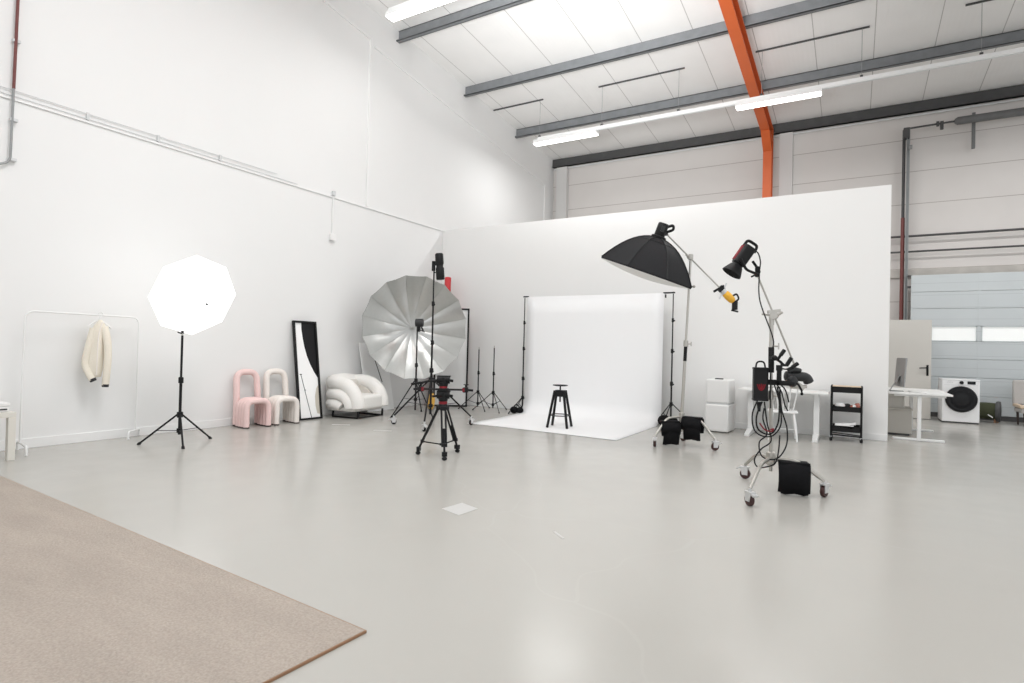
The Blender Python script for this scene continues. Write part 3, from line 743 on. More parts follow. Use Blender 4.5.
# softbox
ax = (V((-.33*.80-.10, -.33*.6+.30*.0, -.93))+V((-.03, .11, 0))).normalized()      # the way it faces: down, a little left and away
srl = V((.86, .51, 0)); 
rimc = V((-2.52, 7.887, 2.412))
# put the rim in the plane spanned by the seen rim line and the direction away from the camera
rimdir = (V((-1.95, 8.21, 2.20))-V((-3.03, 7.57, 2.61))).normalized()
away = (V((-2.49, 7.9, 0))).normalized(); away = V((away.x, away.y, .115)).normalized()
nrm = rimdir.cross(away).normalized()
if nrm.z > 0: nrm = -nrm
t = thing('softbox', rimc, 'large black octagonal softbox tilted down on the boom over the paper backdrop', 'softbox')
R_, D_ = .685, .495
FS = frame(rimc, -nrm, rimdir)
def sb_ring(q, n=8, rot=math.radians(15)):
    """q 0 at the rim, 1 at the speed ring"""
    r = R_*(1-q); z = D_*(1-(1-q)**2.1)
    return [FS @ V((max(r, .085)*math.cos(rot+2*PI*k/n), max(r, .085)*math.sin(rot+2*PI*k/n), z)) for k in range(n)]
rings = [sb_ring(i/10) for i in range(11)]
mb = MB()
for k in range(8):
    l = (k+1) % 8
    mb.sheet([[lerp(r[k], r[l], j/3) for j in range(4)] for r in rings])
mb.build('shell', M['softcloth'], t, smooth=22)
for k in range(8): MB().tube([r[k]+(r[k]-rimc).normalized()*.004 for r in rings], .008, 6).build('rib_seam', M['black'], t)
MB().tube([p for p in [q for k in range(8) for q in (rings[6][k], lerp(rings[6][k], rings[6][(k+1) % 8], .5))]], .007, 6, closed=True).build('collar_seam', M['black'], t)
lip = MB()
for k in range(8):
    l = (k+1) % 8; o = nrm*.02
    lip.sheet([[rings[0][k], rings[0][l]], [rings[0][k]+o, rings[0][l]+o]])
lip.build('rim_band', M['softcloth'], t, smooth=0, solid=.004)
dm = MB()
for k in range(8):
    l = (k+1) % 8; o = nrm*.02
    a, b = rings[0][k]*.985+rimc*.015+o, rings[0][l]*.985+rimc*.015+o
    rr_ = []
    for i in range(5):
        q = i/4; bu = nrm*.075*(1-q*q)
        ca = lerp(rimc+o, a, q)+bu; cb = lerp(rimc+o, b, q)+bu
        rr_.append([lerp(ca, cb, j/3) for j in range(4)])
    dm.sheet(rr_)
dm.build('diffuser', M['diff'], t, smooth=60)
FT = frame(rimc-nrm*D_, -nrm, rimdir)
MB().lathe([(.10, -.04), (.105, -.03), (.105, .02), (.09, .03)], 20, F=FT).build('speed_ring', M['black'], t)
t = thing('softbox_lamp', rimc-nrm*(D_+.1), 'black lamp head mounted on the back of the softbox', 'lamp')
FT = frame(rimc-nrm*(D_+.03), (-nrm).normalized(), rimdir)
MB().lathe([(.07, -.02), (.075, -.01), (.075, .165), (.065, .18)], 18, F=FT).build('body', M['blackplastic'], t)
MB(FT).box((-.0, -.078, .10), (.05, .01, .08)).build('control_panel', M['darkgrey'], t)
MB().tube(roundpath([FT @ V((.06, 0, .15)), FT @ V((.13, 0, .20)), FT @ V((.155, 0, .14)), FT @ V((.075, 0, .08))], .03), .020, 8).build('handle', M['blackplastic'], t)
MB().bar(FT @ V((.06, 0, .06)), tip, .045, .05).build('bracket', M['black'], t)
# counterweight at the low end of the boom
t = thing('counterweight', end, 'yellow and black clamp weight on the low end of the softbox boom', 'counterweight')
bd = (end-tip).normalized()
MB().bar(end-bd*.06+V((-.06, -.03, .03)).normalized()*.0, end+bd*.02, .05, .08).bar(end-bd*.02+V((-.09, -.05, -.035)), end-bd*.02+V((.03, .02, .05)), .03, .03).build('clamp', M['black'], t)
MB().cyl(end+bd*0, end+bd*.05, .045, n=14).bar(end+bd*.0+V((.05, .02, .10)), end+bd*.03+V((-.05, -.03, -.10)), .02, .02).build('collar', M['castfork'], t)
MB().lathe([(.03, .04), (.05, .06), (.055, .12), (.05, .19), (.035, .22)], 14, F=frame(end, bd)).build('body', M['yellowpaint'], t)['label'] = 'yellow body'
e2 = end+bd*.25
MB().box(e2+V((.0, 0, -.03)), (.07, .07, .13)).build('grip', M['blackplastic'], t, bevel=.01)
MB().tube(roundpath([end+bd*.17+V((.02, .01, .04)), end+bd*.20+V((.05, .03, .10)), e2+V((.05, .03, .06)), e2+V((.01, 0, .02))], .03), .013, 8).build('handle', M['blackplastic'], t)
MB().bar(e2+V((-.04, -.02, -.10)), e2+V((.04, .02, -.12)), .03, .02).build('foot', M['black'], t)
# its two bags
sandbag((-2.175, 8.04, .335), (.80, .60, 0), None, .27, .31, .20, 'black sandbag hanging on the left leg of the softbox stand')
sandbag((-1.895, 8.155, .40), (.95, -.05, 0), None, .27, .30, .20, 'black sandbag hanging on the right leg of the softbox stand')
t = thing('sandbag', (-5.88, 10.2, .02), 'small black sandbag on the floor at the left backdrop stand', 'sandbag')
MB().ball((-5.83, 10.02, .07), (.085, .08, .07), 14, 8).ball((-5.72, 10.06, .065), (.07, .08, .065), 14, 8).build('bag', M['bagcloth'], t)
MB().tube(smoothpath([(-5.84, 10.02, .12), (-5.81, 10.04, .17), (-5.76, 10.05, .165), (-5.73, 10.06, .11)], 5), .012, 6).build('strap', M['blackplastic'], t)
t = thing('sandbag', (-2.8, 10.25, .02), 'small black sandbag on the floor at the right backdrop stand', 'sandbag')
MB().ball((-2.83, 10.08, .10), (.11, .10, .10), 14, 8).ball((-2.68, 10.10, .09), (.09, .10, .09), 14, 8).build('bag', M['bagcloth'], t)

# stand of the red lamp
c2 = (-.655, 5.965)
F2 = [(-.95, 6.46), (-.745, 5.33), (-.21, 6.08)]
tL, axL = roller_stand(c2, F2, .325, [(.2, .93, .0165), (.93, 1.40, .0135), (1.40, 1.60, .018)], 1.66, 'nickel rolling boom stand carrying the red lamp, nearest the camera', sleeve=(1.13, 1.37), lean=(-.012, 0), flare=.5)
tip2 = V((-.79, 5.87, 2.05)); end2 = V((-.435, 6.10, 1.10))
piv2 = lerp(tip2, end2, .40)
MB().cyl(tip2, end2, .0085, n=10).build('boom_arm', M['chrome'], tL)
MB().cyl(axL(1.58), axL(1.66), .024, n=14).cyl(piv2-V((.0, .05, 0)), piv2+V((0, .05, 0)), .036, n=14).build('grip_head', M['chrome'], tL)
MB().cyl(piv2+V((.03, -.03, 0)), piv2+V((.075, -.025, .03)), .011, n=8).bar(piv2+V((-.05, -.05, .03)), piv2+V((.05, .0, .045)), .035, .03).cyl(piv2+V((-.03, -.03, 0)), piv2+V((-.10, -.06, .01)), .009, n=8).build('grip_handle', M['chrome'], tL)
# lamp
la = V((-.84, 5.83, 2.335)); lb = V((-1.01, 5.745, 2.045)); ld = (lb-la).normalized()
t = thing('studio_lamp', lerp(la, lb, .5), 'red and black studio lamp with round reflector on the nearest boom stand', 'lamp')
FLm = frame(la, ld, V((.86, .51, 0)))
def roundrect(w, h, r, k=3):
    out = []
    for cx, cy, a0 in ((w/2-r, h/2-r, 0), (-w/2+r, h/2-r, 90), (-w/2+r, -h/2+r, 180), (w/2-r, -h/2+r, 270)):
        for j in range(k+1):
            a = math.radians(a0+90*j/k); out.append((cx+r*math.cos(a), cy+r*math.sin(a)))
    return out
MB().prism(roundrect(.115, .125, .03), .035, .22, FLm).build('body', M['blackplastic'], t)
MB(FLm).box((-.054, -.02, .12), (.016, .07, .16)).box((-.02, -.061, .12), (.065, .010, .15)).build('red_panel', M['lampred'], t, bevel=.003)['label'] = 'red side panel'
MB().lathe([(.05, .215), (.052, .235), (.05, .24)], 20, F=FLm).build('mount_ring', M['black'], t)
MB().lathe([(.050, .235), (.062, .25), (.090, .315), (.096, .33), (.092, .333), (.060, .262), (.045, .25)], 28, F=FLm, caps=False).build('reflector', M['blackplastic'], t)
MB().lathe([(.0, .252), (.04, .255), (.043, .25)], 18, F=FLm, caps=False).build('light_chip', M['diff'], t)
MB(FLm).tube(roundpath([(-.055, 0, .05), (-.055, .0, -.015), (.055, 0, -.02), (.065, 0, .05)], .03), .014, 8).build('handle', M['blackplastic'], t)
near = V((.14, -.98, 0))*.09
yk = roundpath([V((-.926, 5.79, 2.185))+near, V((-.882, 5.81, 2.085))+near, V((-.785, 5.87, 2.05))+near*.3, V((-.77, 5.875, 2.09))-near*.5, V((-.83, 5.845, 2.19))-near], .035)
MB().tube(yk, .013, 8).build('yoke', M['black'], t)
MB().lathe([(.018, -.05), (.022, -.045), (.022, .04), (.015, .05)], 12, F=frame(tip2+V((0, 0, .03)), (0, 0, 1))).cyl(tip2+V((0, 0, .01)), tip2+V((-.05, -.03, -.02)), .008, n=8).build('bracket', M['black'], t)
# power box
pb = V((-.75, 5.90, 1.02)); sr = V((.955, .30, 0)).normalized(); fr_ = V((.30, -.955, 0)).normalized()
FB = frame(pb, (0, 0, 1), sr)
t = thing('power_box', pb, 'black power box with red emblem hanging on the red lamp stand', 'power supply')
MB(FB).box((0, 0, 0), (.128, .10, .30)).build('body', M['blackplastic'], t, bevel=.012, seg=3)
MB(FB).box((0, 0, .147), (.132, .105, .02)).box((0, 0, -.147), (.132, .105, .02)).build('end_cap', M['black'], t, bevel=.006)
e = MB(FB); yf = -.0525
for a, b in (((-.035, .0), (-.02, -.045)), ((-.02, -.045), (0, -.06)), ((0, -.06), (.02, -.045)), ((.02, -.045), (.035, .0)), ((0, .005), (0, -.06)), ((-.018, 0), (-.008, -.045)), ((.018, 0), (.008, -.045))):
    e.bar((a[0], yf, a[1]), (b[0], yf, b[1]), .008, .002, up=(0, 1, 0))
e.build('emblem', M['lampred'], t, smooth=0)['label'] = 'red forked emblem'
MB(FB).tube(roundpath([(-.042, 0, .15), (-.036, 0, .21), (.03, 0, .215), (.042, 0, .15)], .04), .008, 8).build('handle', M['blackplastic'], t)
MB(FB).bar((.055, 0, .02), (.16, .0, .02), .04, .05).cyl((.15, -.06, .02), (.28, -.03, .015), .024, n=12).build('clamp', M['black'], t)
MB(FB).tube(roundpath([(.27, -.03, .015), (.32, -.03, .02), (.355, -.03, -.05)], .03), .010, 8).build('clamp_lever', M['black'], t)
MB(FB).cyl((-.01, 0, -.17), (-.005, 0, -.26), .022, .012, n=10).build('plug', M['blackplastic'], t)
# articulated grip arm
t = thing('grip_arm', (-.60, 6.0, 1.2), 'black jointed grip arms clamped beside the sleeve of the nearest stand', 'grip')
def D(x, y):  # local: metres right and up in the stand's broad plane, from the sleeve
    return V((-.667, 5.957, 0))+V((.86, .51, 0)).normalized()*x+V((.03, -.17, y))
j0 = D(.02, 1.27)
MB().bar(V((-.667, 5.957, 1.27)), j0, .03, .03).ball(j0, .026, 12, 8).build('mount', M['black'], t)
MB().bar(j0, D(.075, 1.235), .018, .02).bar(D(.045, 1.25), D(.10, 1.335), .018, .02).cyl(D(.075, 1.295), D(.11, 1.345), .018).build('upper_arm', M['black'], t)
MB().bar(D(.075, 1.235), D(.105, 1.205), .018, .02).bar(D(.08, 1.205), D(.145, 1.205), .02, .022).bar(D(.135, 1.21), D(.175, 1.275), .022, .03).build('middle_arm', M['black'], t)
MB().bar(D(.07, 1.175), D(.16, 1.165), .016, .012).bar(D(.14, 1.165), D(.195, 1.19), .02, .026).cyl(D(.185, 1.19), D(.235, 1.225), .018).build('lower_arm', M['black'], t)
MB().cyl(D(.065, 1.20), D(.065, 1.06), .020, .022, n=12).box(D(.065, 1.18), (.05, .05, .05)).build('handgrip', M['blackplastic'], t)
# dark saddle weight on the boom
t = thing('counterweight', end2, 'dark grey saddle weight on the low end of the nearest boom', 'counterweight')
sd = V((.86, .51, 0)).normalized(); w0 = V((-.45, 6.05, 1.07))
pts = [w0-sd*.115+V((0, 0, .035)), w0-sd*.05+V((0, 0, .03)), w0+sd*.02+V((0, 0, .03)), w0+sd*.085+V((0, 0, .02)), w0+sd*.115+V((0, 0, -.03))]
MB().tube(smoothpath(pts, 5), [.018]+[.045]*19+[.03], 12).build('saddle', M['darkgrey'], t)
MB().tube(smoothpath([w0-sd*.06+V((-.02, -.03, .075)), w0-sd*.02+V((0, -.03, .095)), w0+sd*.03+V((0, -.02, .085))], 4), .022, 10).build('flap', M['darkgrey'], t)
MB().ball(w0-sd*.065+V((.02, -.04, -.015)), (.05, .045, .055), 14, 8).build('lobe', M['darkgrey'], t)
MB().bar(w0+V((-.01, -.03, -.03)), w0+V((.06, -.02, -.085)), .05, .05).cyl(w0+V((-.05, -.05, -.07)), w0+V((.08, .01, -.06)), .016).build('clamp', M['chrome'], t)
MB().cyl(w0+V((.04, -.03, -.08)), w0+V((.045, -.03, -.125)), .008, n=8).ball(w0+V((.045, -.03, -.13)), .014, 10, 6).build('knob', M['blackplastic'], t)
sandbag((-.465, 6.015, .292), (1, .25, 0), None, .275, .285, .22, 'black sandbag hanging on the right leg of the nearest boom stand', flap=.93)
# cables
t = thing('power_cable', (-.72, 5.85, .3), 'black cables looping from lamp and power box down the nearest boom stand', 'cable')
def W(px, z, dy=0.): return V((-.667, 5.957, 0))+V((.86, .51, 0)).normalized()*px+V((.04, -.07+dy, z))
loops = [
    ('lamp_lead', [V((-.885, 5.80, 2.25)), V((-.80, 5.85, 2.27)), V((-.765, 5.86, 2.18)), tip2+V((.02, -.02, 0)), tip2+V((.03, -.02, -.25)), W(-.02, 1.45), W(-.035, 1.3), W(-.035, 1.0), W(-.03, .8)], .006),
    ('loop', [W(-.11, .86), W(-.16, .72), W(-.14, .60), W(-.03, .56), W(.04, .66), W(.05, .85), W(.03, 1.0)], .0075),
    ('loop', [W(-.15, .88), W(-.20, .74), W(-.18, .60), W(-.10, .54), W(0, .55), W(.07, .66), W(.05, .86), W(.0, 1.02)], .0065),
    ('loop', [W(-.09, .80), W(-.10, .70), W(-.06, .56), W(-.13, .48), W(-.10, .35), W(.03, .33), W(.12, .45), W(.125, .62), W(.07, .80), W(.05, 1.0)], .0065),
    ('floor_lead', [W(-.09, .86), W(-.06, .66), W(-.02, .50), W(-.11, .42), W(-.17, .33), W(-.15, .26), W(-.08, .25), W(.02, .29), W(.05, .40), W(.06, .55)], .0065),
    ('loop', [W(.02, 1.03), W(.07, .95), W(.10, .84), W(.13, .78)], .0065),
    ('loop', [W(.03, 1.04), W(.10, .98), W(.14, .86)], .0065),
]
for nm, pts, r in loops: MB().tube(smoothpath(pts, 7), r, 7).build('cable' if nm == 'loop' else nm, M['rubber'], t)
MB().tube(smoothpath([W(-.13, .66), W(-.08, .60), W(-.02, .585), W(.0, .61), W(-.03, .60)], 5), .007, 7).build('red_cable', M['red'], t)['label'] = 'red cable tie'

# ------------------------------------------------------------------ clothes rack and jacket
t = thing('clothes_rack', (-8.05, 3.4, 0), 'thin white metal clothes rack against the left wall', 'clothes rack')
yA, yB, xa, xb = 2.80, 4.05, -8.03, -8.10
MB().tube(roundpath([(xa, yA, .10), (xa, yA+.01, 1.59), (xb, yB, 1.585), (xb, yB, .10)], .1), .011, 10).build('rail', M['whitemetal'], t)
for (x, y, dx, dy) in ((xa, yA, .34, -.06), (xb, yB, .10, -.14)):
    pts = [(x-.12 if dx > .2 else x-.14, y+.02 if dx > .2 else y+.12, .012), (x-.12 if dx > .2 else x-.14, y+.02 if dx > .2 else y+.12, .10), (x, y, .105), (x+dx, y+dy, .105), (x+dx+.01, y+dy, .012)]
    MB().tube(roundpath(pts, .04), .013, 10).build('foot', M['whitemetal'], t)
t = thing('coat_hanger', (-8.06, 3.56, 1.5), 'white hanger on the clothes rack', 'hanger')
jc = V((-8.06, 3.57, 0)); ju = V((.22, .975, 0)).normalized(); jn = V((ju.y, -ju.x, 0))
MB().tube(smoothpath([jc+ju*.0+V((0, 0, 1.52)), jc+ju*.0+V((0, 0, 1.56)), jc+ju*.035+V((0, 0, 1.60)), jc+ju*.01+V((0, 0, 1.625)), jc-ju*.02+V((0, 0, 1.60))], 5), .006, 8).build('hook', M['trim'], t)
MB().tube(smoothpath([jc-ju*.12+V((0, 0, 1.44)), jc+V((0, 0, 1.52)), jc+ju*.12+V((0, 0, 1.43))], 6), .010, 8).build('shoulder_bar', M['trim'], t)
t = thing('jacket', jc+V((0, 0, 1.5)), 'cream jacket with black ribbed cuffs hanging on the white rack', 'jacket')
def ell(z, hw, hd, sh=0, n=18, wav=0):
    return [jc+ju*.60*(sh+hw*math.cos(2*PI*k/n))+jn*(hd*math.sin(2*PI*k/n)*(1+wav*math.sin(5*2*PI*k/n)))+V((0, 0, z)) for k in range(n)]
secs = [(1.53, .03, .03, .01, 0), (1.50, .055, .045, .01, 0), (1.46, .10, .055, .005, .05), (1.38, .125, .06, -.01, .1), (1.2, .13, .065, -.025, .2), (1.02, .135, .07, -.05, .25), (.90, .135, .07, -.06, .25), (.86, .12, .06, -.06, .2)]
mb = MB(); L_ = [ell(z, a, b, s_, wav=w) for z, a, b, s_, w in secs]
for r in L_: r.append(r[0])
mb.sheet(L_)
mb.build('body', M['jacket'], t, smooth=80)
L_ = [ell(z, a, b, s_, wav=w) for z, a, b, s_, w in ((.865, .123, .062, -.06, .2), (.83, .118, .058, -.06, .2), (.82, .10, .05, -.06, .2))]
for r in L_: r.append(r[0])
MB().sheet(L_).build('hem_band', M['jacket'], t, smooth=80)
def sleeve(pts, rs, cuff):
    sp = smoothpath(pts, 6); n = len(sp)
    rr2 = [rs[0]+(rs[1]-rs[0])*i/(n-1) for i in range(n)]
    s_ = MB().tube(sp, rr2, 12, flat=.8).build('sleeve', M['jacket'], t, smooth=80)
    MB().cyl(sp[-1]-(sp[-1]-sp[-2]).normalized()*.012, sp[-1]+(sp[-1]-sp[-2]).normalized()*.022, rs[1]*.95, rs[1]*.9, n=12).build('cuff', M['cuff'], s_)['label'] = 'black ribbed cuff'
sleeve([jc+ju*0.041+jn*.03+V((0, 0, 1.44)), jc+ju*0.075+jn*.06+V((0, 0, 1.25)), jc+ju*0.082+jn*.07+V((0, 0, 1.0)), jc+ju*0.068+jn*.06+V((0, 0, .72))], (.048, .040), 1)
sleeve([jc-ju*0.054+jn*-.01+V((0, 0, 1.42)), jc-ju*0.095+jn*.0+V((0, 0, 1.22)), jc-ju*0.129+jn*.0+V((0, 0, 1.0)), jc-ju*0.102+jn*.03+V((0, 0, .88)), jc-ju*0.061+jn*.05+V((0, 0, .79))], (.046, .040), 1)
MB().tube(smoothpath([jc+ju*.02+jn*.055+V((0, 0, 1.50)), jc-ju*.02+jn*.07+V((0, 0, 1.3)), jc-ju*.03+jn*.08+V((0, 0, .85))], 6), .007, 6).build('zip_placket', M['cream'], t)

# ------------------------------------------------------------------ side table on the left
t = thing('side_table', (-7.87, 2.27, 0), 'ivory square side table at the left edge of the picture', 'table')
MB().box2((-8.15, 1.98, .45), (-7.56, 2.60, .505)).build('tabletop', M['ivorywood'], t, bevel=.003)
for x in (-8.1175, -7.5925):
    for y in (2.0125, 2.5675): MB().box2((x-.0325, y-.0325, 0), (x+.0325, y+.0325, .45)).build('leg', M['ivorywood'], t, bevel=.003)
t = thing('flat_box', (-7.85, 2.3, .505), 'flat white box lying on the ivory side table', 'box')
MB().box2((-8.08, 2.03, .507), (-7.62, 2.56, .565)).build('body', M['whiteplastic'], t, bevel=.006)
MB().box2((-8.085, 2.025, .565), (-7.615, 2.565, .60)).build('lid', M['whiteplastic'], t, bevel=.005)
MB().box2((-7.618, 2.46, .525), (-7.615, 2.54, .54)).build('latch', M['darkgrey'], t, smooth=0)

# ------------------------------------------------------------------ plush tube chairs
def plush_chair(origin, rot, m, label_):
    t = thing('tube_chair', origin, label_, 'chair', 'plush tube chairs against the left wall')
    F = Matrix.Translation(origin) @ Matrix.Rotation(rot, 4, 'Z')
    r = .045; w = .172
    # back hoop
    MB(F).tube(roundpath([(-.15, -w, .03), (-.16, -w+.005, .45), (-.205, -w+.015, .83), (-.205, w-.015, .83), (-.16, w-.005, .45), (-.15, w, .03)], .13, 7), r*1.05, 12).build('back_hoop', M[m], t)
    for k in range(4):
        x = -.065+k*.078
        MB(F).tube(roundpath([(x, -w, .02), (x, -w, .405), (x, w, .405), (x, w, .02)], .12, 7), r*.98, 12).build('seat_tube', M[m], t)
    for y in (-w, w):
        MB(F).box2((-.19, y-.03, 0), (.21, y+.03, .022)).build('foot_plate', M['darkwood'], t, smooth=0)
plush_chair(V((-7.96, 5.655, 0)), math.radians(-8), 'pink', 'pink plush chair of bent tubes, left of the cream one')
plush_chair(V((-7.94, 6.165, 0)), math.radians(-8), 'cream', 'cream plush chair of bent tubes, between pink chair and framed mirror')

# ------------------------------------------------------------------ leaning framed mirror, its reflection modelled as coloured shapes
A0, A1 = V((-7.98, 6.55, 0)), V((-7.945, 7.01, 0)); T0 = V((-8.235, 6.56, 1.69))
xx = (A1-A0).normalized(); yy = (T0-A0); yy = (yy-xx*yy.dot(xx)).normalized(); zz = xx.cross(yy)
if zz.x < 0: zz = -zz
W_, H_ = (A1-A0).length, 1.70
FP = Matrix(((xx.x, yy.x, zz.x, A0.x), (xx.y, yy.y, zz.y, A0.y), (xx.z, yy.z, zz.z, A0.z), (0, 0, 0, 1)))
t = thing('framed_mirror', (A0+A1)/2, 'tall black framed mirror with its black and white reflection painted on, leaning on the wall', 'mirror')
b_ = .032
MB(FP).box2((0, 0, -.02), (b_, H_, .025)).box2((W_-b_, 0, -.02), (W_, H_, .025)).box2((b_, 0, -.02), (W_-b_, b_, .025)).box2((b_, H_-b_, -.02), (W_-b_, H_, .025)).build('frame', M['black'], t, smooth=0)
MB(FP).box2((b_, b_, -.015), (W_-b_, H_-b_, .0)).build('panel', M['panelwhite'], t, smooth=0)['label'] = 'mirror face painted with its white reflection, behind the black one'
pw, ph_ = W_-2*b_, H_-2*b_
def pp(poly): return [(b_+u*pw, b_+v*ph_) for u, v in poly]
MB().prism(pp([(.34, 1), (.33, .93), (.36, .85), (.42, .75), (.52, .65), (.66, .56), (.84, .475), (1, .415), (1, 1)]), .0005, .002, FP).build('black_reflection', M['panelblack'], t, smooth=0)
MB().prism(pp([(1, .34), (.88, .30), (.80, .22), (.80, .12), (.86, .04), (1, .03)]), .0005, .002, FP).build('beige_reflection', M['reflbeige'], t, smooth=0)
MB(FP).bar((b_+.16*pw, b_+.455*ph_, .002), (b_+.56*pw, b_+.0*ph_, .002), .010, .002, up=(0, 0, 1)).build('thin_line', M['panelblack'], t, smooth=0)
MB(FP).bar((b_+.11*pw, b_+.455*ph_, .002), (b_+.21*pw, b_+.455*ph_, .002), .014, .002, up=(0, 0, 1)).bar((b_+.29*pw, b_+.29*ph_, .002), (b_+.36*pw, b_+.29*ph_, .002), .014, .002, up=(0, 0, 1)).build('line_end', M['panelblack'], t, smooth=0)

# white board behind the armchair
t = thing('white_board', (-8.1, 8.6, 0), 'tall white board leaning on the wall behind the armchair', 'board')
a0, a1 = V((-8.05, 8.21, 0)), V((-8.05, 8.95, 0)); b0, b1 = V((-8.255, 8.13, 1.33)), V((-8.255, 8.87, 1.33)); th = V((.018, 0, .004))
MB().add([a0, a1, b1, b0, a0+th, a1+th, b1+th, b0+th], [(0, 1, 2, 3), (7, 6, 5, 4), (0, 4, 5, 1), (1, 5, 6, 2), (2, 6, 7, 3), (3, 7, 4, 0)]).build('sheet', M['panelwhite'], t, smooth=0)
e1 = lerp(a0, a1, .32)+th*1.1
MB().bar(lerp(lerp(a0, b0, .83), lerp(a1, b1, .83), .45)+th*1.05, lerp(lerp(a0, b0, .42), lerp(a1, b1, .42), .66)+th*1.05, .004, .016).build('dark_line', M['panelblack'], t, smooth=0)

# ------------------------------------------------------------------ armchair
AO = V((-7.75, 7.65, 0)); AR = Matrix.Translation(AO) @ Matrix.Rotation(math.radians(6), 4, 'Z')
t = thing('armchair', AO, 'white boucle armchair with stacked puffy arms and black metal base', 'armchair')
for s_ in (-1, 1):
    MB(AR).tube(smoothpath([(-.34, s_*.29, .61), (-.15, s_*.34, .62), (.05, s_*.35, .57), (.19, s_*.35, .46), (.27, s_*.345, .31), (.29, s_*.34, .17)], 6), [.10]+[.122]*29+[.085], 14).build('arm_roll', M['boucle'], t)
    MB(AR).tube(smoothpath([(-.36, s_*.32, .40), (-.12, s_*.415, .42), (.05, s_*.425, .38), (.15, s_*.42, .28), (.17, s_*.41, .18)], 6), [.07]+[.095]*23+[.07], 14).build('middle_puff', M['boucle'], t)
    MB(AR).tube(smoothpath([(-.34, s_*.34, .23), (-.18, s_*.43, .245), (-.05, s_*.44, .23), (.0, s_*.43, .20)], 6), [.06]+[.085]*17+[.075], 14).build('lower_puff', M['boucle'], t)
MB(AR).tube(smoothpath([(-.33, -.32, .61), (-.37, -.15, .63), (-.375, 0, .635), (-.37, .15, .63), (-.33, .32, .61)], 6), .125, 14).build('back_roll', M['boucle'], t)
MB(AR).box2((-.44, -.36, .14), (-.22, .36, .66)).build('backrest', M['seatbeige'], t, bevel=.05, seg=4)
MB(AR).box2((-.26, -.29, .15), (.36, .29, .405)).build('seat_cushion', M['boucle'], t, bevel=.055, seg=5)
MB(AR).box2((-.36, -.40, .12), (.26, .40, .20)).build('seat_base', M['boucle'], t, bevel=.03, seg=3)
MB(AR).box2((-.30, -.32, .36), (-.17, .32, .65)).build('back_cushion', M['seatbeige'], t, bevel=.05, seg=4)
for s_ in (-1, 1): MB(AR).prism([(-.3, .2), (.2, .2), (.14, .36), (.0, .5), (-.3, .62)], s_*.25, s_*.36, AR.inverted()*0 if False else Matrix(((1, 0, 0, 0), (0, 0, 1, 0), (0, 1, 0, 0), (0, 0, 0, 1)))).build('inner_arm', M['seatbeige'], t, bevel=.03, seg=3)
for s_ in (-1, 1):
    MB(AR).bar((-.26, s_*.34, .012), (.30, s_*.34, .012), .035, .024).bar((-.26, s_*.34, .0), (-.26, s_*.34, .13), .035, .02).bar((.30, s_*.34, .0), (.30, s_*.34, .13), .035, .02).build('sled_leg', M['black'], t, smooth=0)
MB(AR).bar((.29, -.34, .012), (.29, .34, .012), .02, .024).build('front_rail', M['black'], t, smooth=0)

# ------------------------------------------------------------------ framed panel and red roll in the corner
A0, A1 = V((-7.86, 9.99, 0)), V((-7.23, 10.38, 0)); xx = (A1-A0).normalized(); lean = V((-xx.y, xx.x, 0))*.08+V((0, 0, 2.15)); yy = lean.normalized(); zz = xx.cross(yy)
FP = Matrix(((xx.x, yy.x, zz.x, A0.x), (xx.y, yy.y, zz.y, A0.y), (xx.z, yy.z, zz.z, A0.z), (0, 0, 0, 1)))
W_, H_, b_ = (A1-A0).length, 2.15, .035
t = thing('standing_board', A0, 'tall white board in a thin black frame standing behind the silver umbrella', 'board')
MB(FP).box2((0, 0, -.02), (b_, H_, .02)).box2((W_-b_, 0, -.02), (W_, H_, .02)).box2((b_, 0, -.02), (W_-b_, b_, .02)).box2((b_, H_-b_, -.02), (W_-b_, H_, .02)).build('frame', M['black'], t, smooth=0)
MB(FP).box2((b_, b_, -.008), (W_-b_, H_-b_, .002)).build('panel', M['wall'], t, smooth=0)
tag(MB().cyl((-7.93, 10.42, 0), (-7.90, 10.47, 2.87), .072, n=20).build('paper_roll', M['redpaper'], bevel=.02), 'red paper roll standing in the corner behind the silver umbrella', 'paper roll')

# ------------------------------------------------------------------ waste bins
t = thing('recycling_bin', (-1.89, 10.1, 0), 'white two-tier recycling bin against the partition', 'bin')
FBn = Matrix.Translation((-1.90, 10.12, 0)) @ Matrix.Rotation(math.radians(-3), 4, 'Z')
MB(FBn).box2((-.195, -.22, .012), (.185, .27, .46)).build('lower_bin', M['whiteplastic'], t, bevel=.03, seg=4)
MB(FBn).box2((-.19, -.20, .475), (.18, .27, .87)).build('upper_bin', M['whiteplastic'], t, bevel=.03, seg=4)
MB(FBn).box2((-.18, -.20, .455), (.17, .26, .478)).build('joint', M['conduit'], t, smooth=0)
MB(FBn).box2((-.06, -.14, .865), (.065, -.08, .887)).build('handle', M['black'], t, bevel=.005)
for sx in (-.13, .13): MB(FBn).cyl((sx, -.12, 0), (sx, -.12, .02), .02).build('foot', M['rubber'], t)
tag(MB().ball((-2.25, 10.2, .045), (.06, .05, .045), 12, 8).build('crumpled_cloth', M['whitecloth']), 'small crumpled white cloth on the floor left of the bin', 'cloth')

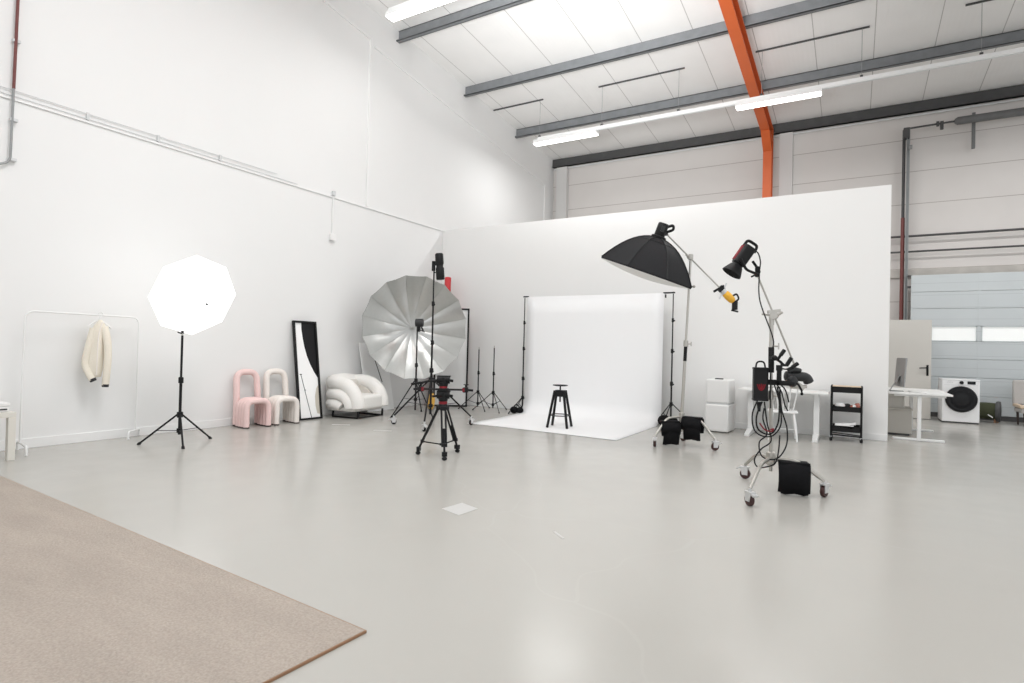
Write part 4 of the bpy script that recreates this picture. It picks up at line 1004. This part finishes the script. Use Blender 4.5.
# ------------------------------------------------------------------ white desk + chair + things on it
t = thing('desk', (-.95, 10.2, 0), 'white rectangular desk with T-shaped legs against the partition', 'desk', 'white T-leg desks')
MB().box2((-1.60, 9.92, .71), (-.31, 10.62, .737)).build('desktop', M['desk'], t, bevel=.004)
for x in (-1.43, -.475):
    MB().box2((x-.04, 10.13, .04), (x+.04, 10.20, .69)).build('column', M['whitemetal'], t, bevel=.006)
    MB().add([(x+sx*w, y, z) for sx in (-1, 1) for y, w, z in ((9.79, .04, .0), (10.56, .04, .0), (10.56, .035, .045), (10.2, .045, .085), (10.1, .045, .085), (9.79, .035, .04))],
             [(0, 1, 2, 3, 4, 5), (11, 10, 9, 8, 7, 6), (0, 6, 7, 1), (1, 7, 8, 2), (2, 8, 9, 3), (3, 9, 10, 4), (4, 10, 11, 5), (5, 11, 6, 0)]).build('foot', M['whitemetal'], t, smooth=0, bevel=.006)
    MB().box2((x-.03, 9.95, .68), (x+.03, 10.55, .71)).build('bracket', M['whitemetal'], t, smooth=0)
MB().box2((-1.43, 10.14, .64), (-.475, 10.19, .70)).build('crossbar', M['whitemetal'], t, smooth=0)
t = thing('folded_paper', (-1.05, 10.0, .737), 'pale folded sheet lying on the white desk behind the jointed grip arms', 'paper')
MB().add([(-1.2, 9.97, .739), (-.88, 9.99, .739), (-.92, 10.3, .739), (-1.2, 10.3, .739), (-1.18, 10.28, .85), (-.95, 10.3, .80)], [(3, 2, 1, 0), (0, 1, 5, 4), (1, 2, 5), (0, 4, 3), (2, 3, 4, 5)]).build('sheet', M['whitecloth'], t, smooth=0)
chp = V((-.92, 9.80, 0)); FC = Matrix.Translation(chp) @ Matrix.Rotation(math.radians(8), 4, 'Z')
t = thing('spindle_chair', chp, 'white wooden spindle-back chair drawn up to the white desk', 'chair')
seatpoly = [(-.20, -.17), (.20, -.17), (.215, .02), (.20, .20), (.10, .225), (-.10, .225), (-.20, .20), (-.215, .02)]
MB(FC).prism(seatpoly, .415, .45, FC*0 if False else Matrix.Identity(4)).build('seat', M['whitemetal'], t, bevel=.012, seg=3)
for sx in (-1, 1):
    for sy in (-1, 1):
        MB(FC).tube([(sx*.145, sy*.14, .42), (sx*.17, sy*.17, .22), (sx*.195, sy*.205, 0)], [.019, .021, .013], 10).build('leg', M['whitemetal'], t)
    MB(FC).cyl((sx*.178, -.178, .16), (sx*.178, .178, .16), .010, n=8).build('stretcher', M['whitemetal'], t)
MB(FC).cyl((-.178, 0, .16), (.178, 0, .16), .010, n=8).build('stretcher', M['whitemetal'], t)
for k in range(5):
    u = (k-2)/2
    MB(FC).tube([(u*.13, -.14, .44), (u*.165, -.17, .62), (u*.195, -.215, .82)], [.010, .012, .009], 8).build('spindle', M['whitemetal'], t)
MB(FC).tube(smoothpath([(-.22, -.215, .81), (-.1, -.235, .84), (0, -.24, .845), (.1, -.235, .84), (.22, -.215, .81)], 4), .024, 10, flat=1.3).build('top_rail', M['whitemetal'], t)

# ------------------------------------------------------------------ black trolley
TX0, TX1, TY0, TY1 = -.275, .125, 10.17, 10.50
t = thing('utility_trolley', (-.075, 10.33, 0), 'black three-tier utility trolley on casters against the partition', 'trolley')
for x in (TX0, TX1):
    MB().tube(roundpath([(x, TY0+.015, .075), (x, TY0+.015, .84), (x, TY1-.015, .84), (x, TY1-.015, .075)], .03), .014, 8).build('side_frame', M['black'], t)
def tray(z, h, nm):
    b = MB(); x0, x1, y0, y1 = TX0+.012, TX1-.012, TY0, TY1
    b.box2((x0, y0, z), (x1, y1, z+.008))
    for p, q in (((x0, y0, z), (x1, y0+.006, z+h)), ((x0, y1-.006, z), (x1, y1, z+h)), ((x0, y0, z), (x0+.006, y1, z+h)), ((x1-.006, y0, z), (x1, y1, z+h))): b.box2(p, q)
    b.tube([(x0, y0, z+h), (x1, y0, z+h), (x1, y1, z+h), (x0, y1, z+h)], .005, 6, closed=True)
    return b.build(nm, M['black'], t, smooth=0)
tray(.745, .085, 'tray'); tray(.455, .075, 'tray'); tray(.15, .085, 'tray')
MB().cyl((TX0, TY0+.02, .13), (TX1, TY0+.02, .105), .008, n=8).cyl((TX0, TY0+.02, .10), (TX1, TY0+.02, .085), .010, n=8).build('bottom_rail', M['black'], t)
MB().box2((TX0+.01, TY0+.01, .822), (TX1-.01, TY1-.01, .845)).build('wooden_top', M['lightwood'], t, bevel=.004)['label'] = 'light wooden top board'
for x in (TX0, TX1):
    for y in (TY0+.02, TY1-.02):
        f = MB().box2((x-.016, y-.012, .05), (x+.016, y+.012, .078)).build('caster', M['castfork'], t)
        MB().lathe([(.01, -.012), (.034, -.011), (.034, .011), (.01, .012)], 16, F=frame((x, y, .034), (1, .35, 0))).build('wheel', M['rubber'], f)
def lump(name, c, r, m, lb, cat, seed=1, grp=None):
    rnd = random.Random(seed); mb = MB().ball(c, r, 14, 9); cc = V(c)
    for i, v in enumerate(mb.v):
        mb.v[i] = cc+(v-cc)*(1+.16*math.sin(v.x*63+seed)*math.cos(v.y*47+v.z*51+seed))
    return tag(mb.build(name, M[m], smooth=60), lb, cat, grp)
lump('folded_cloth', (-.16, 10.27, .535), (.075, .07, .055), 'whitecloth', 'white folded cloth on the middle trolley tray', 'cloth', 3)
lump('cable_bundle', (-.06, 10.28, .53), (.05, .06, .05), 'blackplastic', 'dark bundle beside the white cloth on the middle tray', 'bundle', 5)
lump('wrapped_parcel', (0.0, 10.24, .52), (.035, .04, .045), 'terracotta', 'small brown bundle in the middle of the trolley tray', 'bundle', 6)
lump('small_pouch', (.065, 10.27, .535), (.045, .06, .06), 'terracotta', 'reddish pouch at the right end of the middle tray', 'pouch', 8)
lump('crumpled_tissue', (.025, 10.225, .535), (.03, .025, .03), 'whitecloth', 'small white tissue beside the reddish pouch', 'tissue', 9)
t = thing('paper_sheets', (-.08, 10.3, .235), 'white paper sheets piled on the bottom tray of the trolley', 'paper')
Rp = Matrix.Rotation(math.radians(-5), 3, 'Y')
MB().box((-.08, 10.30, .265), (.27, .24, .03), Rp).build('sheet', M['whitecloth'], t, bevel=.006)
MB().box((-.10, 10.27, .235), (.25, .20, .05), Matrix.Rotation(math.radians(6), 3, 'Y')).build('sheet', M['whitecloth'], t, bevel=.006)

# ------------------------------------------------------------------ right desk, computer, cabinet, door
t = thing('desk', (.92, 11.8, 0), 'white T-leg desk past the end of the partition, holding the computer', 'desk', 'white T-leg desks')
MB().box2((.50, 11.02, .722), (1.325, 12.75, .75)).build('desktop', M['desk'], t, bevel=.004)
for y in (11.12, 12.6):
    MB().box2((.885, y-.035, .03), (.938, y+.035, .71)).build('column', M['whitemetal'], t, bevel=.006)
    MB().box2((.56, y-.035, .0), (1.24, y+.035, .035)).build('foot', M['whitemetal'], t, bevel=.008)
    MB().box2((.58, y-.03, .69), (1.25, y+.03, .722)).build('bracket', M['whitemetal'], t, smooth=0)
t = thing('computer_monitor', (.62, 11.45, .75), 'slim grey all-in-one computer seen edge-on on the right desk', 'computer')
Rm = Matrix.Translation((.66, 11.42, .75)) @ Matrix.Rotation(math.radians(9), 4, 'Z') @ Matrix.Rotation(math.radians(4), 4, 'Y')
MB(Rm).box2((-.014, -.30, .08), (.006, .30, .55)).build('casing', M['alu'], t, bevel=.006)
MB(Rm).box2((.006, -.285, .15), (.009, .285, .54)).build('screen', M['screen'], t, smooth=0)
MB().bar((.66, 11.42, 1.0), (.53, 11.42, .756), .16, .008, up=(1, 0, 0)).box2((.52, 11.33, .752), (.72, 11.51, .759)).build('stand', M['alu'], t, smooth=0)
tag(MB().box2((.80, 11.2, .752), (.94, 11.62, .765)).build('keyboard', M['whiteplastic'], bevel=.004), 'white keyboard lying in front of the computer', 'keyboard')
tag(MB().ball((.98, 11.12, .76), (.035, .055, .014), 14, 8).build('computer_mouse', M['whiteplastic']), 'white computer mouse near the front edge of the right desk', 'mouse')
t = thing('low_cabinet', (.5, 12.0, 0), 'grey-beige low cabinet under the right desk', 'cabinet')
MB().box2((.05, 11.70, .03), (.86, 12.35, .42)).build('body', M['cabinet'], t, bevel=.008)
MB().box2((.04, 11.68, .42), (.87, 12.36, .445)).build('top_board', M['cabinet'], t, bevel=.005)
MB().box2((.08, 11.72, 0), (.83, 12.3, .03)).build('plinth', M['darksteel'], t, smooth=0)
t = thing('storage_box', (.5, 12.0, .445), 'grey-beige box standing on the low cabinet', 'box')
MB().box2((.2, 11.80, .446), (.76, 12.3, .66)).build('body', M['doorpaint'], t, bevel=.006)
MB().box2((.19, 11.79, .64), (.77, 12.31, .685)).build('lid', M['doorpaint'], t, bevel=.005)
t = struct(bpy.data.objects.new('door_2', None)); C.objects.link(t); t.location = (.95, 15.1, 0)
MB().box2((.40, 15.05, .015), (1.43, 15.10, 2.12)).build('door_leaf', M['doorpaint'], t, smooth=0, bevel=.004)
MB().box2((.30, 15.03, 0), (.40, 15.13, 2.18)).build('door_frame', M['doorpaint'], t, smooth=0)
h = MB().box2((1.345, 15.042, .93), (1.385, 15.05, 1.16)).build('handle', M['black'], t, bevel=.004)
MB().cyl((1.365, 15.05, 1.10), (1.365, 15.0, 1.10), .011, n=8).bar((1.37, 15.0, 1.10), (1.22, 15.0, 1.09), .02, .022).build('lever', M['black'], h)
MB().lathe([(.02, 0), (.02, .004)], 14, F=frame((1.365, 15.042, .98), (0, -1, 0))).build('lock', M['black'], h)

# ------------------------------------------------------------------ washing machine
WF = Matrix.Translation((1.585, 14.70, 0)) @ Matrix.Rotation(math.radians(1), 4, 'Z')
t = thing('washing_machine', (1.9, 14.9, 0), 'white front-loading washing machine in front of the sectional door', 'washing machine')
MB(WF).box2((0, 0, .03), (.61, .58, .865)).build('body', M['wmwhite'], t, bevel=.012, seg=3)
MB(WF).box2((-.004, -.004, .865), (.614, .585, .89)).build('top', M['wmwhite'], t, bevel=.006)
MB(WF).box2((.01, .02, .0), (.60, .57, .035)).build('plinth', M['darksteel'], t, smooth=0)
def fz(x, z): return WF @ V((x, -.0, z))
fd = (WF.to_3x3() @ V((0, -1, 0)))
d = MB().lathe([(.262, -.005), (.265, .02), (.25, .045), (.225, .05)], 40, F=frame(fz(.312, .49), fd)).build('door', M['wmglass'], t)
MB().lathe([(.0, .055), (.08, .054), (.15, .048), (.19, .05), (.225, .051)], 40, F=frame(fz(.312, .49), fd), caps=False).build('glass', M['screen'], d)
MB(WF).box2((.54, -.055, .44), (.565, -.035, .54)).build('handle', M['blackplastic'], d, bevel=.006)
MB().lathe([(.034, 0), (.034, .02), (.028, .028)], 20, F=frame(fz(.315, .825), fd)).build('dial', M['blackplastic'], t)
MB(WF).box2((.41, -.004, .795), (.54, .0, .855)).build('display', M['screen'], t, smooth=0)
for k in range(4): MB(WF).box2((.075+k*.028, -.002, .818), (.095+k*.028, .0, .83)).build('mark', M['conduit'], t, smooth=0)
MB(WF).box2((.09, -.002, .848), (.15, .0, .854)).build('mark', M['conduit'], t, smooth=0)
MB(WF).box2((.03, -.003, .775), (.58, .0, .779)).build('panel_joint', M['conduit'], t, smooth=0)

# olive bolster
t = thing('bolster_stool', (2.42, 15.45, 0), 'olive green drum-shaped stool on small wooden legs beside the washing machine', 'stool')
da = V((.97, -.25, 0)).normalized(); o_ = V((2.22, 15.55, .235))
MB().lathe([(.13, 0), (.165, .02), (.175, .2), (.17, .36), (.14, .39)], 24, F=frame(o_, da)).build('drum', M['olive'], t)
MB().lathe([(.12, .36), (.20, .365), (.215, .40), (.205, .435), (.10, .445)], 28, F=frame(o_, da)).build('end_disc', M['darksteel'], t)
MB().bar((2.56, 15.40, .12), (2.54, 15.38, 0), .03, .03).build('leg', M['wood'], t)
MB().bar((2.58, 15.45, .12), (2.60, 15.44, 0), .03, .03).build('leg', M['wood'], t)
MB().bar((2.20, 15.45, .12), (2.18, 15.42, 0), .03, .03).build('leg', M['wood'], t)
MB().bar((2.42, 15.33, .17), (2.50, 15.33, .11), .03, .02).build('strap', M['whitecloth'], t)
# bench at the right edge
t = thing('lounge_chair', (3.25, 15.2, 0), 'grey high-backed lounge chair with pale wooden arm at the right edge', 'chair')
MB().box2((2.84, 15.45, .40), (3.7, 15.55, .90)).build('backrest', M['greycloth'], t, bevel=.03, seg=3)
MB().box2((2.86, 14.9, .26), (3.7, 15.47, .36)).build('seat', M['greycloth'], t, bevel=.03, seg=3)
MB().box2((2.84, 14.88, .36), (2.92, 15.5, .42)).build('armrest', M['lightwood'], t, bevel=.012)
MB().box2((2.90, 14.92, .36), (3.6, 15.42, .40)).build('cushion', M['cream'], t, bevel=.018, seg=3)
for x, y in ((2.90, 15.38), (2.93, 14.98), (3.62, 15.4), (3.6, 14.98)):
    MB().tube([(x, y, .28), (x+.01, y, 0)], [.024, .016], 8).build('leg', M['darkwood'], t)

# ------------------------------------------------------------------ light
def area(name, loc, target, sx, sy, power, col=(1, 1, 1), spread=None):
    l = bpy.data.lights.new(name, 'AREA'); l.shape = 'RECTANGLE'; l.size = sx; l.size_y = sy; l.energy = power; l.color = col
    if spread: l.spread = math.radians(spread)
    o = bpy.data.objects.new(name, l); C.objects.link(o); o.location = loc
    o.rotation_euler = (V(target)-V(loc)).to_track_quat('-Z', 'Y').to_euler()
    return o
area('overhead_fill', (-2.5, 3.0, 7.9), (-2.5, 3.0, 0), 4.0, 2.5, 330, (.98, .99, 1))  # overhead fill added for general brightness
# unseen fill light, added to brighten the left side of the roof
area('roof_fill', (-2.4, 1.6, 2.6), (-4.0, 9.0, 7.7), 2.0, 1.2, 150, (.98, .99, 1), spread=58)
for x, y, z, p in ((-6.15, 12.73, 6.38, 45), (-1.4, 12.73, 6.38, 60), (3.4, 12.73, 6.38, 85), (-6.15, 7.4, 6.88, 18), (-1.4, 7.4, 6.88, 32), (3.4, 7.4, 6.88, 32)):  # the far right rear one is unseen, added to brighten that corner
    area('fluorescent_tube', (x, y, z), (x, y, 0), 1.6, .16, p, (.99, .995, 1))
w = bpy.data.worlds.new('hall'); bpy.context.scene.world = w; w.use_nodes = True
bg = w.node_tree.nodes['Background']; bg.inputs['Color'].default_value = (.955, .975, 1, 1); bg.inputs['Strength'].default_value = .98

# ------------------------------------------------------------------ camera
cd = bpy.data.cameras.new('camera'); cam = bpy.data.objects.new('camera', cd); C.objects.link(cam)
cd.sensor_width = 36; cd.lens = 577.8/1024*36; cd.clip_end = 200
yaw, pit, rol = (math.radians(a) for a in (30.563, .672, 1.394))
f = V((-math.sin(yaw)*math.cos(pit), math.cos(yaw)*math.cos(pit), math.sin(pit)))
r = V((math.cos(yaw), math.sin(yaw), 0)); u = r.cross(f)
r2 = r*math.cos(rol)+u*math.sin(rol); u2 = -r*math.sin(rol)+u*math.cos(rol)
cam.matrix_world = Matrix(((r2.x, u2.x, -f.x, 0), (r2.y, u2.y, -f.y, 0), (r2.z, u2.z, -f.z, 1.3), (0, 0, 0, 1)))
sc_ = bpy.context.scene
sc_.camera = cam
sc_.view_settings.view_transform = 'Standard'
sc_.view_settings.look = 'None'
sc_.view_settings.exposure = .27
